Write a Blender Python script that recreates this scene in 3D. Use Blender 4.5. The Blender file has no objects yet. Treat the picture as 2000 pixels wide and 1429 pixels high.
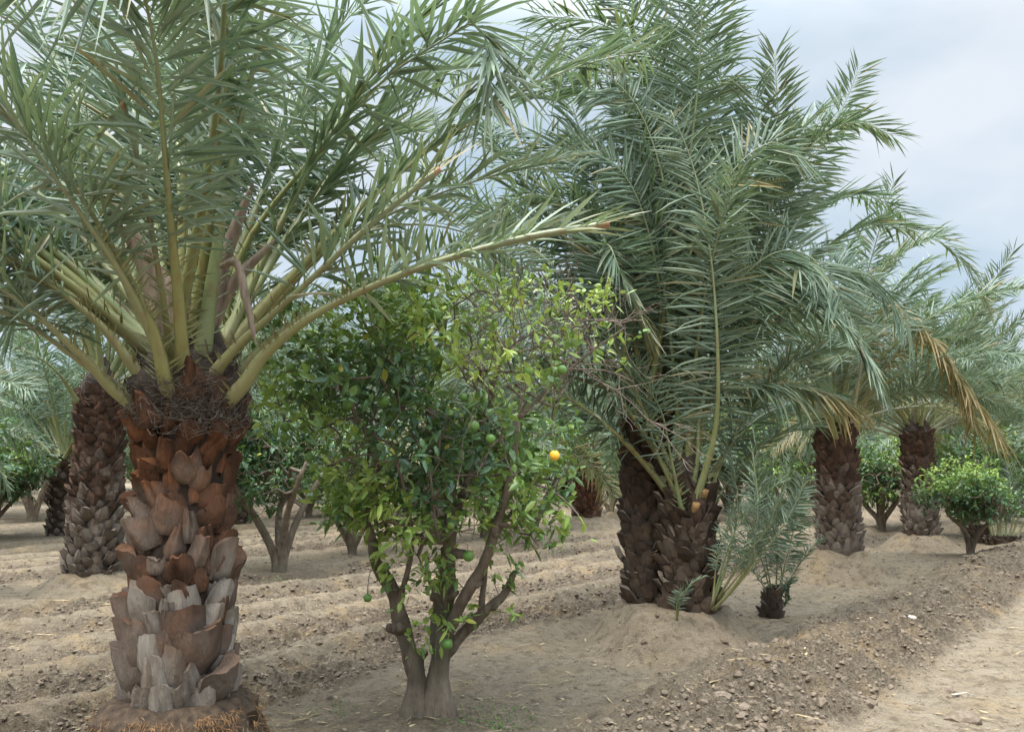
import bpy, math, random
import numpy as np
from mathutils import Vector, Matrix, Euler

R = math.radians
rng = np.random.default_rng(7)
random.seed(7)
sc = bpy.context.scene
COL = sc.collection

# ------------------------------------------------------------------ camera
CAM = Vector((0.0, 0.0, 1.5)); FPX = 1732.0; PITCH = math.atan(175.5 / FPX)
cd = bpy.data.cameras.new('camera'); cam = bpy.data.objects.new('camera', cd); COL.objects.link(cam)
cam.location = CAM; cam.rotation_euler = (R(90) + PITCH, 0, 0)
cd.sensor_width = 36; cd.lens = FPX / 2000 * 36; cd.clip_start = .05; cd.clip_end = 2000
sc.camera = cam
# ------------------------------------------------------------------ sky, sun, exposure
SUN_EL, SUN_AZ = R(64), R(215)          # azimuth clockwise from +Y
w = bpy.data.worlds.new('World'); sc.world = w; w.use_nodes = True
nt = w.node_tree; nt.nodes.clear()
out = nt.nodes.new('ShaderNodeOutputWorld'); bg = nt.nodes.new('ShaderNodeBackground')
sky = nt.nodes.new('ShaderNodeTexSky'); sky.sky_type = 'NISHITA'; sky.sun_disc = False
sky.sun_elevation = SUN_EL; sky.sun_rotation = SUN_AZ; sky.dust_density = 1.5; sky.ozone_density = 1.2
tc = nt.nodes.new('ShaderNodeTexCoord'); mp = nt.nodes.new('ShaderNodeMapping')
mp.inputs['Scale'].default_value = (1.0, 1.0, 1.9); mp.inputs['Location'].default_value = (.35, .2, .1)
nz = nt.nodes.new('ShaderNodeTexNoise'); nz.inputs['Scale'].default_value = 2.3; nz.inputs['Detail'].default_value = 5; nz.inputs['Roughness'].default_value = .48
cr = nt.nodes.new('ShaderNodeValToRGB')
cr.color_ramp.elements[0].position = .40; cr.color_ramp.elements[0].color = (2.5, 3.22, 3.88, 1)
cr.color_ramp.elements[1].position = .60; cr.color_ramp.elements[1].color = (4.05, 4.35, 4.7, 1)
mx = nt.nodes.new('ShaderNodeMixRGB'); mx.inputs['Fac'].default_value = .95
nt.links.new(tc.outputs['Generated'], mp.inputs['Vector']); nt.links.new(mp.outputs['Vector'], nz.inputs['Vector'])
nt.links.new(nz.outputs['Fac'], cr.inputs['Fac']); nt.links.new(sky.outputs['Color'], mx.inputs['Color1'])
nt.links.new(cr.outputs['Color'], mx.inputs['Color2'])
sx_ = nt.nodes.new('ShaderNodeSeparateXYZ'); nt.links.new(tc.outputs['Generated'], sx_.inputs[0])
zr_ = nt.nodes.new('ShaderNodeMapRange'); zr_.interpolation_type = 'SMOOTHSTEP'          # thin overcast: brightest overhead
zr_.inputs['From Min'].default_value = .40; zr_.inputs['From Max'].default_value = .95; zr_.inputs['To Min'].default_value = 1; zr_.inputs['To Max'].default_value = 8.0
nt.links.new(sx_.outputs[2], zr_.inputs['Value'])
ml_ = nt.nodes.new('ShaderNodeVectorMath'); ml_.operation = 'SCALE'; nt.links.new(mx.outputs['Color'], ml_.inputs[0]); nt.links.new(zr_.outputs['Result'], ml_.inputs['Scale'])
nt.links.new(ml_.outputs[0], bg.inputs['Color'])
bg.inputs['Strength'].default_value = .1
nt.links.new(bg.outputs['Background'], out.inputs['Surface'])
sd = bpy.data.lights.new('sun', 'SUN'); so = bpy.data.objects.new('sun', sd); COL.objects.link(so)
sd.energy = 2.7; sd.angle = R(28); sd.color = (1, .95, .87)
sdir = Vector((math.sin(SUN_AZ) * math.cos(SUN_EL), math.cos(SUN_AZ) * math.cos(SUN_EL), math.sin(SUN_EL)))
so.rotation_euler = sdir.to_track_quat('Z', 'Y').to_euler(); so.location = (0, 0, 30)
vs = sc.view_settings; vs.view_transform = 'Standard'; vs.look = 'None'; vs.gamma = 1; vs.exposure = 1.05

# ------------------------------------------------------------------ helpers
RC = Matrix.Rotation(R(90) + PITCH, 3, 'X')
def P(px, py, Y):
    d = RC @ Vector((px - 1000, 714.5 - py, -FPX)); return np.array(CAM + d * (Y / d.y))
EU = np.array((.62, .785)); EU /= np.linalg.norm(EU); EV = np.array((EU[1], -EU[0]))
def UV(u, v): return u * EU + v * EV

def nrm(a): return a / np.maximum(np.linalg.norm(a, axis=-1, keepdims=True), 1e-9)

class MB:                                   # collects arrays of vertices, triangles and quads into ONE mesh
    def __init__(s): s.v = []; s.t = []; s.q = []; s.tm = []; s.qm = []; s.a = []; s.n = 0
    def add(s, v, t=None, q=None, m=0, a=None):
        v = np.asarray(v, float).reshape(-1, 3); k = len(v)
        if t is not None and len(t): t = np.asarray(t, int).reshape(-1, 3); s.t.append(t + s.n); s.tm.append(np.full(len(t), m))
        if q is not None and len(q): q = np.asarray(q, int).reshape(-1, 4); s.q.append(q + s.n); s.qm.append(np.full(len(q), m))
        if a is None: a = np.zeros((k, 3))
        a = np.asarray(a, float)
        if a.ndim == 1: a = np.tile(a, (k, 1))
        s.v.append(v); s.a.append(a); s.n += k
    def merge(s, o, M=None, m=None):
        v = np.concatenate(o.v)
        if M is not None: M = np.array(M); v = v @ M[:3, :3].T + M[:3, 3]
        base = s.n
        for t, tm in zip(o.t, o.tm): s.t.append(t + base); s.tm.append(tm if m is None else np.full(len(t), m))
        for q, qm in zip(o.q, o.qm): s.q.append(q + base); s.qm.append(qm if m is None else np.full(len(q), m))
        s.v.append(v); s.a.append(np.concatenate(o.a)); s.n += len(v)
    def mesh(s, name, mats, smooth=False, origin=(0, 0, 0)):
        v = np.concatenate(s.v) - np.asarray(origin, float)
        t = np.concatenate(s.t) if s.t else np.zeros((0, 3), int); q = np.concatenate(s.q) if s.q else np.zeros((0, 4), int)
        mi = np.concatenate(s.tm + s.qm).astype(np.int32)
        me = bpy.data.meshes.new(name)
        me.vertices.add(len(v)); me.vertices.foreach_set('co', v.astype(np.float32).ravel())
        li = np.concatenate([t.ravel(), q.ravel()]).astype(np.int32)
        me.loops.add(len(li)); me.loops.foreach_set('vertex_index', li)
        me.polygons.add(len(t) + len(q))
        me.polygons.foreach_set('loop_start', np.concatenate([np.arange(len(t)) * 3, len(t) * 3 + np.arange(len(q)) * 4]).astype(np.int32))
        me.polygons.foreach_set('material_index', mi)
        me.polygons.foreach_set('use_smooth', np.full(len(t) + len(q), bool(smooth)))
        at = me.attributes.new('lv', 'FLOAT_COLOR', 'POINT')
        a = np.concatenate(s.a); at.data.foreach_set('color', np.hstack([a, np.ones((len(a), 1))]).astype(np.float32).ravel())
        for m_ in (mats if isinstance(mats, (list, tuple)) else [mats]): me.materials.append(m_)
        me.update(calc_edges=True); me.validate(); return me
    def build(s, name, mats, parent=None, smooth=False, origin=(0, 0, 0)):
        return link(name, s.mesh(name, mats, smooth, origin), parent, origin)

def link(name, me, parent=None, loc=(0, 0, 0), rot=(0, 0, 0), scale=1):
    o = bpy.data.objects.new(name, me); COL.objects.link(o)
    if parent is not None:
        o.parent = parent; loc = Vector(loc) - Vector(parent.location) if parent.parent is None else Vector(loc) - Vector(parent.location) - Vector(parent.parent.location)
    o.location = loc; o.rotation_euler = rot; o.scale = (scale,) * 3
    return o
def tag(o, label=None, cat=None, group=None, kind=None):
    if label: o['label'] = label
    if cat: o['category'] = cat
    if group: o['group'] = group
    if kind: o['kind'] = kind
    return o
def thing(name, loc, label, cat, group=None):
    o = bpy.data.objects.new(name, None); COL.objects.link(o); o.location = loc; o.empty_display_size = .2
    return tag(o, label, cat, group)

def catmull(pts, n):
    pts = np.asarray(pts, float)
    if len(pts) == 2: return pts[0] + (pts[1] - pts[0]) * np.linspace(0, 1, n)[:, None]
    p = np.vstack([2 * pts[0] - pts[1], pts, 2 * pts[-1] - pts[-2]]); m = len(pts) - 1
    res = []
    for x in np.linspace(0, m, n):
        i = min(int(x), m - 1); t = x - i; a, b, c, d = p[i:i + 4]
        res.append(.5 * (2 * b + (c - a) * t + (2 * a - 5 * b + 4 * c - d) * t * t + (3 * b - a - 3 * c + d) * t ** 3))
    return np.array(res)

def frames(path, up=(0, 0, 1)):
    T = nrm(np.gradient(path, axis=0)); up = np.asarray(up, float)
    B = np.cross(T, up); ln = np.linalg.norm(B, axis=1)
    B[0] = B[0] if ln[0] > .02 else np.array((1, 0, 0.))
    for i in range(1, len(B)):
        b = nrm(B[i]) if ln[i] > .02 else B[i - 1]
        pb = nrm(B[i - 1]); b = b if np.dot(b, pb) >= 0 else -b
        B[i] = nrm(.5 * b + .5 * pb)
    B = nrm(B - (B * T).sum(1)[:, None] * T); N = np.cross(B, T)
    return T, N, B

def tube(mb, path, rad, k=6, flat=1.0, up=(0, 0, 1), m=0, a=None, cap=True, jit=0):
    path = np.asarray(path, float); n = len(path); rad = np.broadcast_to(np.asarray(rad, float), (n,))
    T, N, B = frames(path, up); th = np.arange(k) * 2 * math.pi / k
    rr = rad[:, None] * (1 + jit * rng.standard_normal((n, k)))
    v = path[:, None] + rr[..., None] * (np.cos(th)[None, :, None] * B[:, None] + flat * np.sin(th)[None, :, None] * N[:, None])
    i = np.arange(n - 1)[:, None] * k; j = np.arange(k)[None]; j2 = (j + 1) % k
    q = np.stack([i + j, i + j2, i + k + j2, i + k + j], -1).reshape(-1, 4); v = v.reshape(-1, 3); t = []
    if a is not None and np.ndim(a) == 2: a = np.repeat(a, k, 0)
    if cap:
        v = np.vstack([v, path[-1], path[0]]); c = n * k
        t = [((n - 1) * k + x, (n - 1) * k + (x + 1) % k, c) for x in range(k)] + [((x + 1) % k, x, c + 1) for x in range(k)]
        if a is not None and np.ndim(a) == 2: a = np.vstack([a, a[-1:], a[:1]])
    mb.add(v, t, q, m, a)

def blades(mb, p, d, W, L, wd, fold=.35, droop=.1, w1=1., w2=.75, s1=.28, s2=.66, m=0, tint=None, dry=None, twist=None):
    """leaves or leaflets: base, three points at two stations, tip; p,d,W are n x 3"""
    n = len(p); L = np.broadcast_to(L, (n,))[:, None]; wd = np.broadcast_to(wd, (n,))[:, None]; droop = np.broadcast_to(droop, (n,))[:, None]
    Nn = nrm(np.cross(d, W)); g = np.array((0, 0, -1.))
    c1 = p + d * L * s1 + g * droop * L * s1 ** 2; c2 = p + d * L * s2 + g * droop * L * s2 ** 2; tp = p + d * L + g * droop * L
    k1 = c1 - Nn * wd * fold * w1; k2 = c2 - Nn * wd * fold * w2
    v = np.stack([p, c1 - W * wd * w1 * .5, k1, c1 + W * wd * w1 * .5, c2 - W * wd * w2 * .5, k2, c2 + W * wd * w2 * .5, tp], 1)
    b = np.arange(n)[:, None] * 8
    t = np.concatenate([b + np.array(x) for x in ((0, 2, 1), (0, 3, 2), (4, 5, 7), (5, 6, 7))])
    q = np.concatenate([b + np.array(x) for x in ((1, 2, 5, 4), (2, 3, 6, 5))])
    tint = rng.random(n) if tint is None else np.broadcast_to(tint, (n,)); dry = np.zeros(n) if dry is None else np.broadcast_to(dry, (n,))
    al = np.array((0, .28, .28, .28, .66, .66, .66, 1.))
    a = np.stack([np.repeat(tint, 8), np.repeat(dry, 8), np.tile(al, n)], 1)
    mb.add(v.reshape(-1, 3), t, q, m, a)

# ------------------------------------------------------------------ materials
class NT:
    def __init__(s, name):
        s.m = bpy.data.materials.new(name); s.m.use_nodes = True; s.t = s.m.node_tree; s.t.nodes.clear()
        s.out = s.n('OutputMaterial')
    def n(s, t, **k):
        x = s.t.nodes.new('ShaderNode' + t)
        for a, b in k.items():
            if hasattr(x, a): setattr(x, a, b)
            else: x.inputs[a].default_value = b
        return x
    def l(s, a, b): s.t.links.new(a, b)
    def ramp(s, fac, *st):
        r = s.n('ValToRGB'); e = r.color_ramp.elements
        while len(e) < len(st): e.new(.5)
        for x, (p, c) in zip(e, st): x.position = p; x.color = (*c, 1) if len(c) == 3 else c
        s.l(fac, r.inputs['Fac']); return r.outputs['Color']
    def mix(s, f, a, b, mode='MIX'):
        x = s.n('MixRGB'); x.blend_type = mode
        for i, y in zip(('Fac', 'Color1', 'Color2'), (f, a, b)):
            if isinstance(y, (int, float)): x.inputs[i].default_value = y
            elif isinstance(y, tuple): x.inputs[i].default_value = (*y, 1)
            else: s.l(y, x.inputs[i])
        return x.outputs['Color']
    def math(s, op, a, b=0.):
        x = s.n('Math'); x.operation = op
        for i, y in enumerate((a, b)):
            if isinstance(y, (int, float)): x.inputs[i].default_value = y
            else: s.l(y, x.inputs[i])
        return x.outputs[0]
    def noise(s, scale, detail=4, vec=None, rough=.55, stretch=None):
        x = s.n('TexNoise'); x.inputs['Scale'].default_value = scale; x.inputs['Detail'].default_value = detail; x.inputs['Roughness'].default_value = rough
        if vec is None: vec = s.n('TexCoord').outputs['Object']
        if stretch:
            mpn = s.n('Mapping'); mpn.inputs['Scale'].default_value = stretch; s.l(vec, mpn.inputs['Vector']); vec = mpn.outputs['Vector']
        s.l(vec, x.inputs['Vector']); return x.outputs['Fac']
    def pos(s): return s.n('NewGeometry').outputs['Position']
    def lv(s):
        x = s.n('VertexColor'); x.layer_name = 'lv'; sp = s.n('SeparateColor'); s.l(x.outputs['Color'], sp.inputs['Color']); return sp.outputs
    def bump(s, h, strength=.5, dist=.02):
        b = s.n('Bump'); b.inputs['Strength'].default_value = strength; b.inputs['Distance'].default_value = dist; s.l(h, b.inputs['Height']); return b.outputs['Normal']
    def done(s, col, rough=.8, normal=None, spec=.3, trans=0, tcol=None):
        p = s.n('BsdfPrincipled')
        if isinstance(col, tuple): p.inputs['Base Color'].default_value = (*col, 1)
        else: s.l(col, p.inputs['Base Color'])
        if isinstance(rough, float): p.inputs['Roughness'].default_value = rough
        else: s.l(rough, p.inputs['Roughness'])
        p.inputs['Specular IOR Level'].default_value = spec
        if normal is not None: s.l(normal, p.inputs['Normal'])
        sh = p.outputs[0]
        if trans:
            tb = s.n('BsdfTranslucent'); s.l(tcol if tcol is not None else col, tb.inputs['Color'])
            ms = s.n('MixShader'); ms.inputs['Fac'].default_value = trans; s.l(sh, ms.inputs[1]); s.l(tb.outputs[0], ms.inputs[2]); sh = ms.outputs[0]
        s.l(sh, s.out.inputs['Surface']); return s.m

def mat_leaflet():
    n = NT('palm leaflet'); r, g, b = n.lv()[:3]
    oi = n.n('ObjectInfo'); sp = n.n('SeparateColor'); n.l(oi.outputs['Color'], sp.inputs['Color'])
    dry = n.math('MAXIMUM', g, n.math('SUBTRACT', 1., sp.outputs[0]))
    col = n.ramp(r, (0, (.075, .112, .076)), (.5, (.148, .196, .132)), (1, (.265, .305, .215)))
    rn = n.math('MULTIPLY', oi.outputs['Random'], .4)
    col = n.mix(rn, col, (.13, .19, .14))
    # dry leaves: green, then ochre, then straw; the tips dry first
    dd = n.math('ADD', dry, n.math('MULTIPLY', n.math('MULTIPLY', b, dry), .6))
    dc = n.ramp(n.math('ADD', n.math('MULTIPLY', r, .6), n.math('MULTIPLY', b, .3)), (.1, (.18, .145, .06)), (.5, (.29, .20, .085)), (.9, (.40, .34, .23)))
    col = n.mix(n.ramp(dd, (.25, (0, 0, 0)), (.95, (1, 1, 1))), col, dc)
    return n.done(col, .48, spec=.36, trans=.22, tcol=n.mix(.6, col, (.22, .33, .08), 'MIX'))
def mat_stalk():
    n = NT('palm stalk'); r, g, b = n.lv()[:3]
    oi = n.n('ObjectInfo'); sp = n.n('SeparateColor'); n.l(oi.outputs['Color'], sp.inputs['Color'])
    v = n.noise(9, 4, stretch=(1, 1, .3))
    col = n.mix(v, (.165, .17, .05), (.275, .24, .085))
    col = n.mix(n.math('MULTIPLY', oi.outputs['Random'], .75), col, (.16, .22, .10))
    col = n.mix(n.ramp(b, (.0, (.6, .6, .6)), (.16, (0, 0, 0))), col, (.26, .27, .16))       # pale sheath end
    col = n.mix(n.ramp(b, (.3, (0, 0, 0)), (.75, (.7, .7, .7))), col, (.18, .225, .135))
    col = n.mix(n.ramp(n.noise(25, 5, stretch=(1, 1, .25)), (.52, (0, 0, 0)), (.72, (.7, .7, .7))), col, (.17, .10, .04))
    col = n.mix(g, col, (.30, .085, .03))
    col = n.mix(n.math('SUBTRACT', 1., sp.outputs[0]), col, (.36, .30, .22))
    return n.done(col, .45, spec=.45, normal=n.bump(n.noise(40, 3, stretch=(1, 1, .2)), .25, .006))
def mat_boot(name, rust, grey, rz0, rz1, dark=1., z0=.25):
    n = NT(name); oi = n.n('ObjectInfo'); r, g, b = n.lv()[:3]
    ps = n.pos(); sx = n.n('SeparateXYZ'); n.l(ps, sx.inputs[0])
    h = n.math('ADD', sx.outputs[2], n.math('MULTIPLY', n.math('SUBTRACT', n.noise(5, 3, ps), .5), .8))
    h = n.math('ADD', h, n.math('MULTIPLY', n.math('SUBTRACT', r, .5), .7))
    f = n.ramp(n.math('DIVIDE', n.math('SUBTRACT', h, rz0), rz1 - rz0), (0, (0, 0, 0)), (1, (1, 1, 1)))
    fib = n.noise(14, 6, ps, .65, (3.2, 3.2, .35))
    gcol = n.mix(fib, tuple(c * .55 for c in grey), tuple(c * 1.25 for c in grey))
    gcol = n.mix(n.ramp(n.noise(7, 3, ps), (.50, (0, 0, 0)), (.68, (.6, .6, .6))), gcol, (.18, .115, .068))
    rcol = n.mix(fib, tuple(c * .45 for c in rust), tuple(c * 1.35 for c in rust))
    rcol = n.mix(n.ramp(n.noise(9, 4, ps), (.42, (0, 0, 0)), (.6, (.9, .9, .9))), rcol, tuple(c * .22 for c in rust))
    col = n.mix(f, gcol, rcol)
    col = n.mix(n.math('MULTIPLY', g, .8), col, n.mix(f, (.27, .22, .17), tuple(min(1, c * 1.5) for c in rust)))   # sawn end
    col = n.mix(n.math('SUBTRACT', 1., b), col, (.03, .021, .016))                                    # fibre sheath; on boot feet it paints in recess shade
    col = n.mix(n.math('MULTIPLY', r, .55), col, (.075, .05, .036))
    bp = n.bump(n.math('ADD', fib, n.math('MULTIPLY', n.noise(45, 4, ps, .7, (3, 3, .5)), .5)), 1., .02)
    return n.done(col, .85, bp, .15)
def mat_simple(name, c0, c1, scale=8, rough=.85, bump=.4, bd=.01, stretch=None, spec=.2, detail=5):
    n = NT(name); v = n.noise(scale, detail, n.pos(), .6, stretch); col = n.mix(n.ramp(v, (.3, (0, 0, 0)), (.7, (1, 1, 1))), c0, c1)
    return n.done(col, rough, n.bump(v, bump, bd) if bump else None, spec)
def mat_bark():
    n = NT('citrus bark'); ps = n.pos(); v = n.noise(11, 6, ps, .65, (1.6, 1.6, .6)); v2 = n.noise(3, 3, ps)
    col = n.mix(n.ramp(v, (.3, (0, 0, 0)), (.7, (1, 1, 1))), (.10, .072, .052), (.27, .21, .155))
    col = n.mix(n.ramp(v2, (.45, (0, 0, 0)), (.65, (.5, .5, .5))), col, (.10, .095, .06))
    return n.done(col, .85, n.bump(n.noise(30, 5, ps, .7, (1.6, 1.6, .4)), .9, .02), .15)
def mat_citrus():
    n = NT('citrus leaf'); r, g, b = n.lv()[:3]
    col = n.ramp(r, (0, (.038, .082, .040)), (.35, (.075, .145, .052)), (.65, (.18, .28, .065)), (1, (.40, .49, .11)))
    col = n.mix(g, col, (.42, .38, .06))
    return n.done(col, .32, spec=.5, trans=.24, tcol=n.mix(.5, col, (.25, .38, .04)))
def mat_fruit(name, c0, c1):
    n = NT(name); v = n.noise(30, 3); col = n.mix(n.noise(6, 2), c0, c1)
    return n.done(col, .4, n.bump(n.noise(160, 2), .2, .002), .45)
def mat_ground():
    n = NT('orchard soil'); ps = n.pos(); r, g, b = n.lv()[:3]         # r tilled soil, g road, b organic litter
    big = n.noise(.8, 4, ps); mid = n.noise(5, 6, ps, .65); fine = n.noise(38, 6, ps, .7); vf = n.noise(130, 3, ps, .7)
    col = n.mix(n.ramp(mid, (.3, (0, 0, 0)), (.7, (1, 1, 1))), (.25, .196, .132), (.36, .288, .20))
    till = n.mix(n.ramp(fine, (.38, (0, 0, 0)), (.62, (1, 1, 1))), (.062, .047, .033), (.25, .198, .14))  # dark end of the ramp paints shade between crumbs into the soil
    col = n.mix(n.math('MULTIPLY', r, .9), col, till)
    road = n.mix(n.ramp(n.noise(3, 6, ps, .6), (.35, (0, 0, 0)), (.65, (1, 1, 1))), (.30, .234, .157), (.385, .312, .225))
    col = n.mix(g, col, road)
    col = n.mix(n.ramp(n.noise(2.2, 5, ps, .6), (.52, (0, 0, 0)), (.72, (.5, .5, .5))), col, (.44, .30, .15))      # straw dust
    col = n.mix(n.math('MULTIPLY', b, n.ramp(fine, (.35, (0, 0, 0)), (.6, (.85, .85, .85)))), col, (.105, .078, .052))
    col = n.mix(n.ramp(n.noise(11, 6, ps, .75), (.49, (0, 0, 0)), (.62, (.65, .65, .65))), col, (.115, .086, .06))     # crumbs and dry dung
    col = n.mix(n.ramp(vf, (.3, (.6, .6, .6)), (.52, (0, 0, 0))), col, (.12, .088, .06))  # fine dark specks: crumb shadows put into the colour
    col = n.mix(n.ramp(n.noise(70, 4, ps, .7), (.60, (0, 0, 0)), (.75, (.5, .5, .5))), col, (.50, .41, .28))
    hsum = n.math('ADD', n.math('MULTIPLY', fine, .7), n.math('MULTIPLY', vf, .3))
    return n.done(col, .95, n.bump(hsum, 1., .06), .08)

M = dict(leaflet=mat_leaflet(), stalk=mat_stalk(), bark=mat_bark(), citrus=mat_citrus(), ground=mat_ground(),
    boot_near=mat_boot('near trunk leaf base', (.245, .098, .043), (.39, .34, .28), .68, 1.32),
    boot_dark=mat_boot('dark trunk', (.085, .05, .033), (.10, .075, .056), .7, 1.4),
    boot_mid=mat_boot('brown trunk', (.118, .062, .038), (.235, .195, .16), .8, 1.35),
    boot_red=mat_boot('red brown trunk', (.24, .085, .045), (.19, .12, .085), .2, .7),
    fibre=mat_simple('palm fibre', (.018, .013, .010), (.075, .055, .042), 22, stretch=(1, 1, .3), bd=.02),
    strand=mat_simple('fibre strand', (.03, .023, .018), (.17, .135, .105), 30, bump=0),
    spathe=mat_simple('dry spathe', (.11, .078, .055), (.27, .21, .155), 9, stretch=(3, 3, .4), bd=.006),
    roots=mat_simple('palm rootlets', (.07, .038, .018), (.29, .165, .078), 40, bump=0),
    collar=mat_simple('root collar soil', (.028, .019, .013), (.105, .070, .044), 24, bd=.03),
    twig=mat_simple('bare twig', (.10, .070, .055), (.24, .18, .145), 20, bump=0),
    pale=mat_simple('bleached wood', (.33, .28, .22), (.45, .39, .32), 12, bump=.2),
    clod=mat_simple('soil clods', (.095, .070, .049), (.215, .165, .118), 26, bd=.015),
    stub=mat_simple('sawn palm stub', (.15, .08, .035), (.36, .22, .09), 14, bump=.3),
    straw=mat_simple('dry straw', (.10, .065, .035), (.46, .36, .21), 14, bump=0),
    green=mat_fruit('green orange', (.085, .19, .038), (.15, .26, .05)), ripe=mat_fruit('ripe orange', (.80, .42, .03), (.85, .50, .05)))

# ------------------------------------------------------------------ ground
def vnoise(x, y, seed=0):
    xi = np.floor(x).astype(np.int64); yi = np.floor(y).astype(np.int64); fx = x - xi; fy = y - yi
    fx = fx * fx * (3 - 2 * fx); fy = fy * fy * (3 - 2 * fy)
    def h(a, b):
        z = (a * 374761393 + b * 668265263 + seed * 974711) & 0xffffffff
        z = ((z ^ (z >> 13)) * 1274126177) & 0xffffffff; z = z ^ (z >> 16); return (z & 0xffff) / 65535.
    return (h(xi, yi) * (1 - fx) + h(xi + 1, yi) * fx) * (1 - fy) + (h(xi, yi + 1) * (1 - fx) + h(xi + 1, yi + 1) * fx) * fy
def fbm(x, y, o=4, seed=0):
    s = 0; a = .5
    for i in range(o): s = s + a * vnoise(x * 2 ** i + 17.3 * i, y * 2 ** i - 9.1 * i, seed + i); a *= .5
    return s / (1 - .5 ** o)
def sst(a, b, x): t = np.clip((x - a) / (b - a), 0, 1); return t * t * (3 - 2 * t)

ROWV = -3.8; ROWGAP = 6.8
# mounds of earth round the trunks: x, y, top radius, foot radius, height
MOUNDS = []
def masks(x, y):
    u = x * EU[0] + y * EU[1]; v = x * EV[0] + y * EV[1]
    wob = .22 * (fbm(u * .55, v * .2 + 5, 3, 3) - .5) * 2
    vv = v + wob
    road = sst(-1.80, -1.62, v + .10 * (fbm(u * 1.3, v, 3, 9) - .5) * 2)
    bank = sst(-3.15, -2.6, vv) * (1 - road)
    k = np.floor((vv - (ROWV + ROWGAP * .5)) / ROWGAP); c = vv - (ROWV + ROWGAP * .5) - k * ROWGAP   # 0..ROWGAP between row gaps
    dd = np.abs(c - ROWGAP * .5)                                       # distance to the row line
    strip = sst(.75, 1.1, dd)                                          # tilled between the rows
    ph = (dd - 1.0) / (ROWGAP * .5 - 1.0)
    ridge = np.exp(-((dd - 1.95) / .15) ** 2) + np.exp(-((dd - 3.0) / .16) ** 2)
    patch = sst(.33, .5, fbm(u * .8 + 3, v * .8, 3, 21))
    till = strip * (1 - np.clip(ridge, 0, 1) * .85) * (.7 + .3 * patch)
    till = np.where(v > -3.3, bank * (.55 + .45 * sst(-2.9, -2.0, vv) * (.6 + .4 * patch)), till)
    return u, v, vv, road, bank, dd, ridge, np.clip(till, 0, 1)
def height(x, y, detail=True):
    x = np.asarray(x, float); y = np.asarray(y, float)
    u, v, vv, road, bank, dd, ridge, till = masks(x, y)
    z = .07 * (fbm(x * .5, y * .5, 3, 1) - .5)
    z = z + np.where(v > -3.3, .15 * sst(-3.2, -2.3, vv) * (1 - sst(-2.3, -1.65, v)), .10 * ridge * sst(.9, 1.3, dd) - .07 * sst(.8, 1.2, dd))
    z = z - .03 * road
    for (mx_, my_, r0, r1, h) in MOUNDS:
        d = np.hypot(x - mx_, y - my_); ang = np.arctan2(y - my_, x - mx_)
        t = np.clip((r1 * (1 + .10 * np.sin(3 * ang + mx_) + .06 * np.sin(5 * ang)) - d) / (r1 - r0), 0, 1)
        m = h * t ** 1.25 - .35 * h * np.exp(-((d - r1 * 1.12) / (.3 * r1)) ** 2)
        near = d < r1 * 2
        z = z + np.where(near, m * (1 - road), 0)
    if detail:
        lump = fbm(x * 7, y * 7, 4, 31); l2 = fbm(x * 17, y * 17, 3, 41)
        z = z + till * (.20 * (lump - .5) + .17 * np.maximum(l2 - .48, 0)) + (1 - till) * (.040 * (lump - .5) + .03 * np.maximum(l2 - .55, 0))
        gro = fbm(u * .8, v * 9, 3, 51)
        z = z + (1 - road) * (1 - till) * .022 * (gro - .5)
    return z
def gz(x, y): return float(height(np.array([x]), np.array([y]), False)[0])

PALM1 = np.array(P(345, 1400, 4.2))[:2]; CLUMP = np.array(P(1268, 1200, 7.75))[:2]; CLUMP2 = np.array(P(1348, 1215, 7.45))[:2]
PALM4 = np.array(P(1641, 1100, 11.6))[:2]; PALM5 = np.array(P(1801, 1080, 15.0))[:2]; LEFTP = np.array(P(182, 1100, 10.6))[:2]
PALM6 = UV(20.7, -3.9); PALM7 = UV(25.2, -3.9)
FARSMALL = np.array(P(1146, 1010, 19.7))[:2]; CIT = np.array(P(832, 1370, 5.3))[:2]; CIT2 = np.array(P(545, 1112, 11.9))[:2]; CIT3 = np.array(P(1880, 1092, 13.4))[:2]
MOUNDS += [(PALM1[0], PALM1[1], .32, .62, .22), ((CLUMP[0] + CLUMP2[0]) / 2, (CLUMP[1] + CLUMP2[1]) / 2 - .05, .40, .74, .27),
    (PALM4[0], PALM4[1], .30, .70, .30), (PALM5[0], PALM5[1], .3, .66, .22), (LEFTP[0], LEFTP[1], .3, .7, .15), (PALM6[0], PALM6[1], .3, .8, .2),
    (FARSMALL[0], FARSMALL[1], .3, .9, .2), (CIT[0], CIT[1], .1, .7, .03)]

def axis(lo, hi, step, a, b, grow=1.045):
    c = list(np.arange(lo, hi, step)); x = c[-1]; s = step
    while x < b: s *= grow; x += s; c.append(x)
    x = c[0]; s = step; pre = []
    while x > a: s *= grow; x -= s; pre.append(x)
    return np.array(pre[::-1] + c)
xs = axis(-4.5, 6.0, .024, -420, 420); ys = axis(2.6, 9.5, .024, -60, 700, 1.03)
gx, gy = np.meshgrid(xs, ys); gzv = height(gx, gy)
far = sst(60, 200, np.hypot(gx, gy)); gzv = gzv * (1 - far)
u_, v_, vv_, road_, bank_, dd_, ridge_, till_ = masks(gx, gy)
litter = np.zeros_like(gx)
for (lx, ly, lr) in ((CIT[0], CIT[1], 1.0), (PALM1[0], PALM1[1], .9), (CIT2[0], CIT2[1], 1.0), (CIT3[0], CIT3[1], .9)):
    litter = np.maximum(litter, np.exp(-(np.hypot(gx - lx, gy - ly) / lr) ** 2 * 1.4))
nx, ny = len(xs), len(ys)
ii = (np.arange(ny - 1)[:, None] * nx + np.arange(nx - 1)[None]).ravel()
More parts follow.
